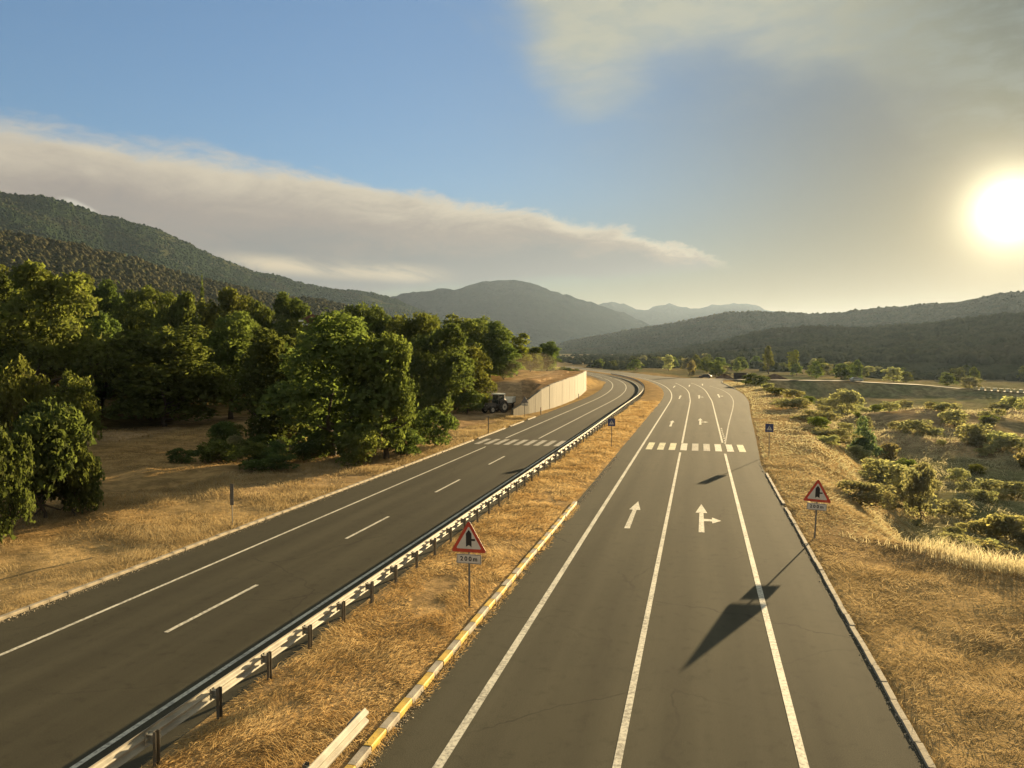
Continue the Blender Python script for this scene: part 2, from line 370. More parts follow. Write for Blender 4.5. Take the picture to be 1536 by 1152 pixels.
# ------------------------------------------------------------------ ground sheet
radii = [3.0]
while radii[-1] < 8200: radii.append(radii[-1] * (1.016 if radii[-1] < 500 else 1.035) + 0.02)
radii = np.array(radii)
front = np.arange(-56, 62, 0.36); behind = np.arange(62, 360 - 56, 6.0)
angs = np.radians(np.concatenate([front, behind])); na = len(angs)
gx = np.outer(radii, np.sin(angs)).ravel(); gy = np.outer(radii, np.cos(angs)).ravel()
gx = gx - 3.0                                   # the sheet is centred under the footbridge
GZ = ground_z(gx, gy)
def tint(X, Y):
    u = X - delta(Y); dl = -20.5 - u; dr = u - edge_right(Y)
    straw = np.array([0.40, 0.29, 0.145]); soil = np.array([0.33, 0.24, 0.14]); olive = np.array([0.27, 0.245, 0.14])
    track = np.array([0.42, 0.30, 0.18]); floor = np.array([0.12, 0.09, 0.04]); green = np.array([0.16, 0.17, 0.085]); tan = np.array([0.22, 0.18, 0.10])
    n = fbm(X * 0.12, Y * 0.12, 21); n2 = fbm(X * 0.03, Y * 0.03, 23)
    L = lambda a, b, f: a * (1 - f[:, None]) + b * f[:, None]
    c = np.tile(straw, (len(X), 1))
    c = L(c, np.tile(soil, (len(X), 1)), ss(n, 0.45, 0.7) * 0.7)
    fld = ss(dl, 4, 9) * (1 - ss(dl, 26, 34))
    c = L(c, np.tile(np.array([0.32, 0.21, 0.095]), (len(X), 1)), fld * 0.7)
    wood = ss(dl + (n2 - 0.5) * 20, 30, 46); c = L(c, np.tile(floor, (len(X), 1)), wood)
    # dirt track past the tractor and up behind the wall
    ty = Y; tx = np.interp(ty, [62, 72, 80, 90, 100, 112, 130, 150, 172, 200], [-21.5, -23.5, -26, -27, -27.5, -26.6, -25.8, -26.5, -28.5, -33])
    tr = 1 - ss(np.abs(X - tx), 2.6, 4.4); tr = tr * ss(Y, 58, 70) * (1 - ss(Y, 195, 220)); c = L(c, np.tile(track, (len(X), 1)), tr)
    tr2 = (1 - ss(np.abs(dl - 38 - 4 * np.sin(Y * 0.08)), 1.6, 3.2)) * (Y < 90) * (Y > 30); c = L(c, np.tile(track * 0.95, (len(X), 1)), tr2 * 0.8)
    # right side scrub
    sc = ss(dr + (n - 0.5) * 8, 7, 15) * (dr > 0); c = L(c, np.tile(olive * 0.95, (len(X), 1)), sc * ss(n2 * 0.5 + n * 0.5, 0.25, 0.5))
    c = L(c, np.tile(green, (len(X), 1)), sc * ss(n, 0.42, 0.66) * 0.85)
    sand = np.exp(-((X - 38) ** 2 + (Y - 150) ** 2) / 20 ** 2) + np.exp(-((X - 28) ** 2 + (Y - 118) ** 2) / 14 ** 2) + np.exp(-((X - 60) ** 2 + (Y - 175) ** 2) / 20 ** 2)
    c = L(c, np.tile(np.array([0.36, 0.27, 0.17]), (len(X), 1)), np.clip(sand, 0, 1) * 0.85 * (dr > 0))
    far = ss(Y, 300, 520); fields = L(np.tile(tan, (len(X), 1)), np.tile(green, (len(X), 1)), ss(fbm(X * 0.008, Y * 0.014, 31), 0.46, 0.54))
    c = L(c, fields, far * (dl < 40)); return c
idx = np.arange(len(radii) * na).reshape(len(radii), na)
a = idx[:-1, :]; b_ = idx[1:, :]
F = np.stack([a, b_, np.roll(b_, -1, 1), np.roll(a, -1, 1)], -1).reshape(-1, 4)
me = mesh_np('ground', np.stack([gx, gy, GZ], 1), F[:, ::-1], M_ground, True, tint(gx, gy))
tag(link('ground', me), 'dry grass and scrub ground around the two roads', None, None, 'structure')

# ------------------------------------------------------------------ roads
def ygrid(y0, y1, near=1.5):
    ys = [y0]
    while ys[-1] < y1: ys.append(ys[-1] + (near if ys[-1] < 260 else near * 3))
    ys[-1] = y1; return np.array(ys)
def strip_mesh(name, ys, xl, xr, z, mat, nx=1, zf=None):
    xs = [xl + (xr - xl) * k / nx for k in range(nx + 1)]
    V = np.stack([np.stack([x, ys, (zf(x, ys, k / nx) if zf else np.full(len(ys), z))], 1) for k, x in enumerate(xs)], 1).reshape(-1, 3)
    n = len(ys); i = np.arange(n * (nx + 1)).reshape(n, nx + 1)
    F = np.stack([i[:-1, :-1], i[:-1, 1:], i[1:, 1:], i[1:, :-1]], -1).reshape(-1, 4)
    me = mesh_np(name, V, F, mat, True)
    at_ = me.attributes.new('lat', 'FLOAT', 'POINT'); at_.data.foreach_set('value', (V[:, 0] - delta(V[:, 1])).astype(np.float32)); return me
ys = ygrid(-45, 640)
roadL = link('road', strip_mesh('road', ys, delta(ys) - 20.42, delta(ys) - 10.42, 0.0, M_asph_left, 2))
tag(roadL, 'left dual carriageway beside the metal guardrail', None, None, 'structure')
roadR = link('road', strip_mesh('road', ys, delta(ys) - 6.55, delta(ys) + edge_right(ys), 0.0, M_asph, 3))
tag(roadR, 'right carriageway with lane arrows running to the junction', None, None, 'structure')
# median strip, slightly crowned
med = link('median_strip', strip_mesh('median_strip', ys, delta(ys) - 10.44, delta(ys) - 6.44 , 0, M_median, 8,
    lambda x, y, k: 0.008 + 0.13 * np.sin(np.pi * np.clip(k, 0, 1)) ** 0.6 * (0.75 + 0.5 * fbm(x * 0.9, y * 0.5, 41)) + 0.02))
tag(med, 'strip of dry mown grass between the two carriageways', None, None, 'structure')
# side road leaving the junction to the right
sx = np.concatenate([np.linspace(-14, 103, 60), np.linspace(107, 255, 30)])
sy0 = side_y(sx); sz0 = side_z(sx)
hw = 4.2 + 3.5 * np.exp(-np.maximum(sx + 3, 0) / 8.0)
V = np.stack([np.stack([sx, sy0 - hw, sz0 - 0.006], 1), np.stack([sx, sy0 + hw, sz0 - 0.006], 1)], 1).reshape(-1, 3)
i = np.arange(len(V)).reshape(-1, 2); F = np.stack([i[:-1, 0], i[1:, 0], i[1:, 1], i[:-1, 1]], -1)
roadS = link('side_road', mesh_np('side_road', V, F, M_asph_side, True))
tag(roadS, 'pale side road crossing the valley to the right', None, None, 'structure')

ZP = 0.008
def line_part(name, parent, pts, width, mat, z=ZP, step=2.0):
    """painted line along points (x, y), smoothed"""
    P = np.array(pts, float); yy = ygrid(P[0, 1], P[-1, 1], step); xx = np.interp(yy, P[:, 1], P[:, 0])
    for _ in range(3 if len(P) > 2 else 0):
        if len(xx) > 4: xx[1:-1] = 0.25 * xx[:-2] + 0.5 * xx[1:-1] + 0.25 * xx[2:]
    return link(name, strip_mesh(name, yy, xx - width / 2, xx + width / 2, z, mat), parent)
def useries(u, y0, y1, st=6.0):
    y = np.arange(y0, y1 + 0.01, st); return [(float(np.interp(q, *zip(*u)) if isinstance(u, list) else u) + float(delta(q)), float(q)) for q in y]
# left carriageway
line_part('edge_line', roadL, useries(-18.03, -40, 65.2, 5.2), 0.13, M_paint)
line_part('edge_line', roadL, useries(-18.03, 71.0, 521), 0.15, M_paint)
line_part('edge_line', roadL, useries(-11.72, -40, 521), 0.13, M_paint)
line_part('lane_line', roadL, useries([(70, -14.88), (140, -14.7), (600, -14.7)], 71.5, 521), 0.14, M_paint)
for k in range(-5, 4):
    y0 = 30.4 + 11.6 * k if k < 3 else 64.9
    if k == 3: continue
    line_part('lane_line', roadL, [(-14.88, y0), (-14.88, y0 + 4.7)], 0.14, M_paint, step=4.7)
def quad(name, parent, pts, mat, z=ZP):
    m_ = MB(); m_.v = [(x, y, z) for x, y in pts]; m_.f = [tuple(range(len(pts)))]; return m_.build(name, mat, parent)
for k in range(9):
    x = -19.40 + k * 0.905
    quad('crossing_stripe', roadL, [(x - 0.24, 65.7), (x + 0.24, 65.7), (x + 0.24, 70.0), (x - 0.24, 70.0)], M_paint_old, ZP + 0.004)
# right carriageway
line_part('edge_line', roadR, useries(-4.87, -40, 521), 0.19, M_paint)
line_part('lane_line', roadR, useries(-1.5, -40, 64.3, 5.2), 0.16, M_paint)
line_part('lane_line', roadR, useries([(70, -1.5), (150, -1.55), (183, -0.8), (202, -0.5), (230, 0.2)], 70.8, 226), 0.17, M_paint)
line_part('lane_line', roadR, useries(2.04, -40, 64.9, 5.2), 0.18, M_paint)
line_part('lane_line', roadR, useries([(70, 2.05), (150, 2.1), (165, 2.5), (188, 3.4), (216, 4.4)], 72, 222), 0.16, M_paint)
line_part('edge_line', roadR, useries([(70, 2.2), (92, 3.3), (118, 4.8), (138, 5.75), (162, 6.6), (182, 7.0), (205, 6.6)], 71, 208), 0.13, M_paint_old)
for k in range(7): line_part('lane_line', roadR, [(2.32, 73.5 + k * 2.0), (2.32, 74.3 + k * 2.0)], 0.14, M_paint, step=0.8)
for k in range(9):
    x = -4.15 + k * 0.955; mt = (M_paint_yel, M_paint_yel, M_paint_yel, M_paint, M_paint_old, M_paint_old, M_paint, M_paint, M_paint_yel)[k]
    quad('crossing_stripe', roadR, [(x - 0.27, 65.4), (x + 0.27, 65.4), (x + 0.27, 70.6), (x - 0.27, 70.6)], mt, ZP + 0.004)
def arrow(x, y, L, right=False, mt=M_paint):
    s = L / 6.5
    m_ = MB()
    def poly(P):
        b = len(m_.v); m_.v += [(x + p * 1.0, y + q * s, ZP) for p, q in P]; m_.f.append(tuple(range(b, b + len(P))))
    poly([(-0.13, 0), (0.13, 0), (0.10, 4.3), (-0.10, 4.3)]); poly([(-0.29, 4.3), (0.29, 4.3), (0, 6.6)])
    if right: poly([(0.115, 2.35), (0.50, 2.4), (0.50, 2.85), (0.115, 2.9)]); poly([(0.50, 1.95), (0.93, 2.62), (0.50, 3.3)])
    m_.build('lane_arrow', mt, roadR)
arrow(-3.2, 35.3, 6.6); arrow(0.14, 35.3, 6.6, True); arrow(-3.15, 87, 8); arrow(0.1, 90, 9, True)
arrow(-3.6, 142, 12); arrow(-0.1, 144, 12, True); arrow(3.6, 148, 13, True); arrow(-6.2, 190, 12); arrow(-2.6, 197, 12); arrow(0.7, 205, 12)
# faint stop line across the side road mouth, two worn scuffs on the shoulder
quad('edge_line', roadS, [(-9.6, 255.3), (6.5, 257.2), (6.5, 257.7), (-9.6, 255.8)], M_paint_old, ZP)

# ------------------------------------------------------------------ kerbs
def kerb(name, label, u0, side, y0, y1, st, hgt, wid, mats, gaps=(), ed=None):
    k = empty(name, (u0, y0, 0), 0, label, 'kerb')
    protos = []
    for mt in mats:
        for v in range(2):
            m_ = MB(); c = 0.03
            prof = [(-wid / 2, -0.12), (wid / 2, -0.12), (wid / 2, hgt - c), (wid / 2 - c * 0.6, hgt), (-wid / 2 + c * 0.6, hgt), (-wid / 2, hgt - c)]
            m_.prism(prof, 'y', 0.006, st - 0.012 - v * 0.008); protos.append(m_.mesh('kerb_stone', mt))
    n = int((y1 - y0) / st)
    for q in range(n):
        y = y0 + q * st
        if any(a < y < b for a, b in gaps): continue
        ux = u0 if ed is None else ed(y)
        o = link('kerb_stone', protos[(q % len(mats)) * 2 + random.randint(0, 1)], k, (ux - u0 + random.uniform(-.012, .012), y - y0, random.uniform(-.012, .008)), (0, random.uniform(-.01, .01), random.uniform(-.012, .012)))
kerb('median_kerb', 'yellow and grey painted kerb along the grass median', -6.42, 1, 9.6, 40.5, 0.735, 0.15, 0.20, [M_kerb_yel, M_kerb_wht])
kerb('left_kerb', 'pale concrete kerb along the far left road edge', -20.45, -1, 12, 96, 0.75, 0.10, 0.18, [M_kerb], gaps=((67.5, 69.2), (79.5, 82.0), (88.5, 91)))
kerb('right_kerb', 'weathered concrete kerb on the right road edge', 4.42, 1, 9, 54, 1.0, 0.055, 0.17, [M_kerb], gaps=((41.2, 42.6),))
kerb('junction_kerb', 'pale kerb curving round the junction corner', 9.0, 1, 186, 236, 1.0, 0.12, 0.2, [M_kerb], ed=lambda y: float(delta(y) + edge_right(y)) + 0.05)

# ------------------------------------------------------------------ guardrails
def w_profile():
    # (offset, height) of the W beam, offset grows towards the carriageway
    return [(a * 1.0, h_ * 1.18) for a, h_ in ((0.0, -0.155), (0.012, -0.150), (0.025, -0.128), (0.075, -0.098), (0.083, -0.085), (0.083, -0.062), (0.075, -0.050), (0.015, -0.018), (0.005, 0.0),
            (0.015, 0.018), (0.075, 0.050), (0.083, 0.062), (0.083, 0.085), (0.075, 0.098), (0.025, 0.128), (0.012, 0.150), (0.0, 0.155))]
def beam_mesh(L, mat, sgn):
    pr = w_profile(); t = 0.004; n = len(pr)
    V = []; F = []
    for y in (0, L):
        V += [(sgn * a, y, h) for a, h in pr]; V += [(sgn * (a - t * 1.6), y, h) for a, h in pr]
    for k in range(n - 1):
        F.append((k, k + 1, 2 * n + k + 1, 2 * n + k)); F.append((n + k + 1, n + k, 3 * n + k, 3 * n + k + 1))
    for e in (0, 2 * n):
        for k in range(n - 1): F.append((e + k, e + n + k, e + n + k + 1, e + k + 1))
    F.append((0, 2 * n, 3 * n, n)); F.append((n - 1, 2 * n - 1, 4 * n - 1, 3 * n - 1))
    m_ = MB(); m_.v = V; m_.f = F; return m_.mesh('rail_segment', mat)
def post_mesh(h):
    m_ = MB(); t = 0.008                                   # C section, open away from the road
    m_.box((0, 0, h / 2 - 0.15), (t, 0.12, h + 0.3)); m_.box((0.035, 0.056, h / 2 - 0.15), (0.062, t, h + 0.3)); m_.box((0.035, -0.056, h / 2 - 0.15), (0.062, t, h + 0.3))
    return m_.mesh('post', M_post)
def bracket_mesh(sgn, ln):
    m_ = MB()
    m_.box((sgn * ln * 0.5, 0.0, 0.085), (ln, 0.10, 0.012)); m_.box((sgn * ln * 0.5, 0.0, -0.085), (ln, 0.10, 0.012)); m_.box((sgn * ln * 0.5, 0.05, 0.0), (ln, 0.008, 0.18))
    m_.box((sgn * (ln - 0.004), 0, 0), (0.012, 0.14, 0.24))
    for dy in (-0.05, 0.05):
        for dz in (-0.11, 0.0, 0.11): m_.box((sgn * (ln - 0.02), dy, dz), (0.03, 0.03, 0.03))
    return m_.mesh('bracket', M_rail)
def guardrail(label, xf, y0, y1, sgn, posts_every, h, ln, group=None, zf=lambda y: 0.0, mat=M_rail, seg=4.0, name='guardrail'):
    g = empty(name, (xf(y0), y0, zf(y0)), 0, label, 'guardrail', group)
    bm_, pm, km = beam_mesh(seg + 0.16, mat, sgn), post_mesh(h), bracket_mesh(sgn, ln)
    y = y0; k = 0; ox, oy, oz = g.location
    while y < y1:
        x = xf(y); x2 = xf(y + seg); dy = seg; ang = -math.atan2(x2 - x, dy)
        pit = math.atan2(zf(y + seg) - zf(y), seg)
        link('rail_segment', bm_, g, (x - ox + sgn * (ln + 0.02) + (k % 2) * 0.003, y - oy, zf(y) - oz + h - 0.16), (pit, 0, ang)); k += 1
        q = y
        while q < y + seg - 0.01:
            xx = xf(q); rot = (0, 0, ang)
            dt = (random.uniform(-.012, .012), random.uniform(-.015, .015))
            link('post', pm, g, (xx - ox, q - oy, zf(q) - oz + random.uniform(-.015, .01)), (dt[0], dt[1], ang)); link('bracket', km, g, (xx - ox, q - oy, zf(q) - oz + h - 0.16), rot)
            q += posts_every
        y += seg
    return g
guardrail('long galvanised guardrail between left road and dry grass median', lambda y: -10.14 + float(delta(y)) - 0.35 * float(ss(np.array([y]), 60, 130)[0]), 2.45, 296, -1, 2.0, 0.76, 0.16)
g2 = guardrail('short guardrail end beside the yellow and grey kerb', lambda y: -6.70 + 0.0 * y, 1.95, 13.9, 1, 2.0, 0.84, 0.16)
MB().box((0.02, 0, 0), (0.05, 0.55, 0.30)).build('end_shade_slab', M_post, g2, (0.10, 11.78, 0.68))  # dark slab standing in for the shade in the hollow behind the beam end

# ------------------------------------------------------------------ signs
M_red = simple('sign_red', (0.55, 0.06, 0.025), 0.5, 0, 0.12, 5)
M_white = simple('sign_white', (0.66, 0.60, 0.50), 0.5, 0, 0.08, 5)
M_black = simple('sign_black', (0.012, 0.012, 0.014), 0.5, 0, 0.1, 5)
M_blue = simple('sign_blue', (0.035, 0.055, 0.15), 0.5, 0, 0.15, 5)
M_signback = simple('sign_back_grey', (0.22, 0.20, 0.21), 0.6, 0.2, 0.2, 4)
M_tube = simple('sign_tube', (0.20, 0.19, 0.17), 0.55, 0.5, 0.2, 4, (0.16, 0.11, 0.06))
def tri(side, r=0.06):
    h = side * math.sqrt(3) / 2; pts = []
    cor = [(-side / 2, 0), (side / 2, 0), (0, h)]; c = (0, h / 3)
    for i_, (x, z) in enumerate(cor):
        dx, dz = c[0] - x, c[1] - z; d = math.hypot(dx, dz); ax, az_ = x + dx / d * 2 * r, z + dz / d * 2 * r
        base = math.atan2(z - c[1], x - c[0])
        for a_ in (-60, -30, 0, 30, 60): pts.append((ax + r * math.cos(base + R(a_)), az_ + r * math.sin(base + R(a_))))
    return pts
def text_part(txt, size, parent, loc, mat, name='lettering'):
    cu = bpy.data.curves.new('lettering', 'FONT'); cu.body = txt; cu.size = size; cu.extrude = 0.0015; cu.align_x = 'CENTER'; cu.align_y = 'CENTER'; cu.offset = 0.006; cu.space_character = 1.45
    o = bpy.data.objects.new('lettering_source', cu); COL.objects.link(o)
    dg = bpy.context.evaluated_depsgraph_get(); me = bpy.data.meshes.new_from_object(o.evaluated_get(dg)); me.name = name
    bpy.data.objects.remove(o); bpy.data.curves.remove(cu)
    me.materials.clear(); me.materials.append(mat)
    return link(name, me, parent, loc, (R(90), 0, 0))
def warn_sign(label, x, y, top, rz=0.0, lean=0.0, group=None, back=False, plate=True, side=1.18, txt='200m'):
    z0 = gz(x, y) if abs(x + 8.4) > 2.2 else 0.1
    s = empty('warning_sign', (x, y, z0), rz, label, 'road sign', group); s.rotation_euler = (0, lean, rz)
    th = side * math.sqrt(3) / 2; zb = top - z0 - th
    MB().tube([(0, 0.045, -0.4), (0, 0.045, top - z0 - 0.12)], 0.034, 10).build('post', M_tube, s, smooth=False)
    MB().prism(tri(side, 0.05), 'y', -0.002, 0.006).build('plate', M_signback, s, (0, 0, zb))
    MB().box((0, 0.028, zb + th * 0.2), (0.5, 0.03, 0.05)).box((0, 0.028, zb + th * 0.55), (0.25, 0.03, 0.05)).build('clamp', M_tube, s)
    MB().prism(tri(side - 0.01, 0.05), 'y', -0.005, -0.002).build('border', M_red, s, (0, 0, zb + 0.004))
    inner = side * 0.70; MB().prism(tri(inner, 0.03), 'y', -0.008, -0.005).build('face', M_white, s, (0, 0, zb + (th - inner * math.sqrt(3) / 2) * 0.36))
    ar = [(-0.085, 0.16), (0, 0.215), (0.085, 0.16), (0.085, 0.34), (0.19, 0.34), (0.19, 0.40), (0.085, 0.40), (0.085, 0.55), (0.0, 0.66), (-0.085, 0.55)]
    MB().prism([(a * side / 1.1, b * side / 1.1) for a, b in ar], 'y', -0.011, -0.008).build('symbol', M_black, s, (0.0, 0, zb))
    if plate:
        MB().box((0, 0.0, zb - 0.21), (0.80, 0.008, 0.30), ).build('distance_plate', M_white, s)
        fr = MB()
        for c_, d_ in (((0, -0.0055, zb - 0.075), (0.78, 0.003, 0.012)), ((0, -0.0055, zb - 0.345), (0.78, 0.003, 0.012)), ((-0.384, -0.0055, zb - 0.21), (0.012, 0.003, 0.258)), ((0.384, -0.0055, zb - 0.21), (0.012, 0.003, 0.258))): fr.box(c_, d_)
        fr.build('plate_frame', M_black, s)
        text_part(txt, 0.19, s, (0, -0.006, zb - 0.21), M_black)
        MB().box((0, 0.024, zb - 0.21), (0.3, 0.03, 0.05)).build('clamp', M_tube, s)
    return s
warn_sign('red bordered triangle sign with 200m plate on the grass median', -6.95, 22.7, 2.86)
warn_sign('red bordered triangle sign with distance plate on the right verge', 4.92, 35.26, 2.64, R(-4), R(2.5))
warn_sign('triangle sign with small plate seen from behind before the wall', -21.45, 94.3, 2.78, R(180), 0, side=1.0)
def crossing_sign(label, x, y, top):
    z0 = gz(x, y) if abs(x + 8.4) > 2.2 else 0.1
    s = empty('crossing_sign', (x, y, z0), 0, label, 'road sign'); w_ = 0.62; t = top - z0
    MB().tube([(0, 0.04, -0.4), (0, 0.04, t - 0.05)], 0.03, 10).build('post', M_tube, s)
    MB().box((0, 0, t - w_ / 2), (w_, 0.008, w_ + 0.04)).build('plate', M_blue, s)
    MB().prism(tri(0.42, 0.01), 'y', -0.008, -0.0045).build('face', M_white, s, (0, 0, t - 0.49))
    p = MB(); p.tube([(0.0, -0.010, t - 0.225), (0.0, -0.0101, t - 0.185)], 0.018, 8)
    p.prism([(-0.03, 0.0), (0.02, 0.0), (0.03, 0.1), (-0.02, 0.1)], 'y', -0.012, -0.009)
    for a_, b_ in (((-0.01, 0.02), (-0.07, -0.12)), ((0.01, 0.02), (0.065, -0.12)), ((0.0, 0.09), (0.07, 0.02)), ((0.0, 0.09), (-0.07, 0.03))):
        p.prism([(a_[0] - 0.012, a_[1]), (a_[0] + 0.012, a_[1]), (b_[0] + 0.012, b_[1]), (b_[0] - 0.012, b_[1])], 'y', -0.012, -0.009)
    me_ = p.mesh('symbol', M_black)
    for v in me_.vertices:
        if v.co.z < 0.5: v.co.z += t - 0.35
    link('symbol', me_, s)
crossing_sign('blue pedestrian crossing sign on the median beside the guardrail', -7.26, 65.2, 2.56)
crossing_sign('blue pedestrian crossing sign on the right verge', 5.4, 63.8, 2.50)
s = empty('roadside_marker', (-21.08, 31.3, gz(-21.08, 31.3)), R(20), 'narrow grey roadside panel on a thin post by left kerb', 'roadside marker')
MB().tube([(0, 0.02, -0.3), (0, 0.02, 1.95)], 0.025, 8).build('post', M_tube, s); MB().box((0, 0, 1.5), (0.17, 0.01, 1.0)).build('plate', M_post, s)
MB().box((0, -0.008, 1.75), (0.13, 0.006, 0.04)).box((0, -0.008, 1.25), (0.13, 0.006, 0.04)).build('clamp', M_tube, s)
s = empty('road_post', (-20.85, 75, gz(-20.85, 75)), 0, 'thin bare steel post on the verge before the tractor', 'post')
MB().tube([(0, 0, -0.3), (0, 0, 1.75)], 0.05, 8).build('pole', M_post, s); MB().tube([(0, 0, 1.75), (0, 0, 1.79)], 0.058, 8).build('cap', M_tube, s)
s = empty('marker_post', (-20.62, 100.4, 0), 0, 'short dark marker post at the foot of the wall', 'post')
MB().box((0, 0, 0.45), (0.13, 0.07, 1.0)).build('pole', M_post, s, bevel=0.01); MB().box((0, -0.04, 0.8), (0.09, 0.01, 0.16)).build('reflector', M_red, s)
s = empty('marker_post', (-21.5, 139, 0), 0, 'small grey marker post halfway along the wall', 'post')
MB().box((0, 0, 0.4), (0.14, 0.07, 0.95)).build('pole', M_signback, s, bevel=0.01)

# ------------------------------------------------------------------ retaining wall
M_wall, t, b = mat_new('wall_concrete')
P = t.node('ShaderNodeNewGeometry').outputs['Position']
mp = t.node('ShaderNodeMapping'); mp.inputs['Scale'].default_value = (2.6, 2.6, 0.10); t.l.new(P, mp.inputs[0])
n1 = t.noise(mp.outputs[0], 1.6, 6, 0.65, 0.3); n2 = t.noise(P, 0.5, 5, 0.6)
c = t.mix(t.ss(n1, 0.46, 0.72), (0.145, 0.125, 0.085), (0.065, 0.052, 0.034)); c = t.mix(t.ss(n2, 0.5, 0.72, 0, 0.5), c, (0.165, 0.142, 0.10))
t.l.new(c, b.inputs['Base Color']); b.inputs['Roughness'].default_value = 0.9
wl = empty('retaining_wall', (WALL[0][0], WALL[0][1], 0), 0, 'pale yellowish concrete retaining wall beside the left road bend', 'wall')
P_ = np.array(WALL); seglen = np.hypot(*np.diff(P_, axis=0).T); cum = np.concatenate([[0], np.cumsum(seglen)])
npan = 30; st_ = cum[-1] / npan
for k in range(npan):
    a0, a1 = k * st_, (k + 1) * st_ - 0.03
    p0 = np.array([np.interp(a0, cum, P_[:, j]) for j in (0, 1)]); p1 = np.array([np.interp(a1, cum, P_[:, j]) for j in (0, 1)])
    h0, h1 = (float(np.interp(a_, cum, WALL_H)) + random.uniform(-.05, .05) for a_ in (a0, a1))
    d_ = (p1 - p0) / np.linalg.norm(p1 - p0); nn = np.array([-d_[1], d_[0]]) * 0.35; off = random.uniform(-.02, .02)
    o_ = np.array(WALL[0]); A0, A1 = p0 - o_ - nn / 0.35 * off, p1 - o_ - nn / 0.35 * off
    m_ = MB(); m_.v = [(*A0, -0.4), (*A1, -0.4), (*(A1 + nn), -0.4), (*(A0 + nn), -0.4), (*A0, h0), (*A1, h1), (*(A1 + nn), h1), (*(A0 + nn), h0)]
    m_.f = [(3, 2, 1, 0), (4, 5, 6, 7), (0, 1, 5, 4), (1, 2, 6, 5), (2, 3, 7, 6), (3, 0, 4, 7)]
    m_.build('panel', M_wall, wl)
# earth backing up to the top of the wall
yb = np.linspace(95.9, 171, 90); xb = wall_x(yb)
def bank_z(x, y, k):
    return np.maximum(wall_h(y) - 0.06 + 0.12 * (fbm(x * 0.8, y * 0.8, 51) - 0.5), 0.1) * (1 - 0.0 * k) if k < 0.5 else ground_z(x, y) + (0.05 if k < 0.95 else -0.3)
bk = link('earth_bank', strip_mesh('earth_bank', yb, xb - 0.30, xb - np.interp(yb, [97, 101, 118], [0.9, 1.4, 7.0]), 0, M_ground, 8, bank_z))
a_ = bk.data.color_attributes.new('tint', 'FLOAT_COLOR', 'POINT')
cc = np.tile([0.34, 0.23, 0.13, 1.0], (len(bk.data.vertices), 1)) * (0.8 + 0.4 * rng.random((len(bk.data.vertices), 1))); cc[:, 3] = 1
a_.data.foreach_set('color', cc.astype(np.float32).ravel())
tag(bk, 'earth bank and dirt track behind the retaining wall', None, None, 'structure')
#==PART2==
# ------------------------------------------------------------------ hills
def forest_material(name, dark, light, bare, fine, bare_amt=0.4):
    m, t, b = mat_new(name)
    P = t.node('ShaderNodeNewGeometry').outputs['Position']
    n1 = t.noise(P, fine, 6, 0.7); n2 = t.noise(P, fine * 0.12, 5, 0.6, 0.4)
    c = t.mix(t.ss(n1, 0.35, 0.65), dark, light); c = t.mix(t.ss(n2, 0.48, 0.66, 0, bare_amt), c, bare)
    t.l.new(c, b.inputs['Base Color']); b.inputs['Roughness'].default_value = 1.0; b.inputs['Specular IOR Level'].default_value = 0.0
    bn = t.node('ShaderNodeBump'); bn.inputs['Strength'].default_value = 1.0; bn.inputs['Distance'].default_value = 0.7 / fine
    t.l.new(n1, bn.inputs['Height']); t.l.new(bn.outputs[0], b.inputs['Normal'])
    return m
M_hillL = forest_material('hill_forest_left', (0.022, 0.037, 0.017), (0.036, 0.054, 0.023), (0.10, 0.095, 0.045), 0.06, 0.5)
M_hillR = forest_material('hill_forest_right', (0.040, 0.048, 0.022), (0.07, 0.075, 0.035), (0.14, 0.115, 0.06), 0.05, 0.4)
M_mount = forest_material('mountain_slopes', (0.008, 0.016, 0.013), (0.013, 0.022, 0.017), (0.020, 0.025, 0.021), 0.008, 0.5)  # slope colour darkened and blued to imitate distance haze
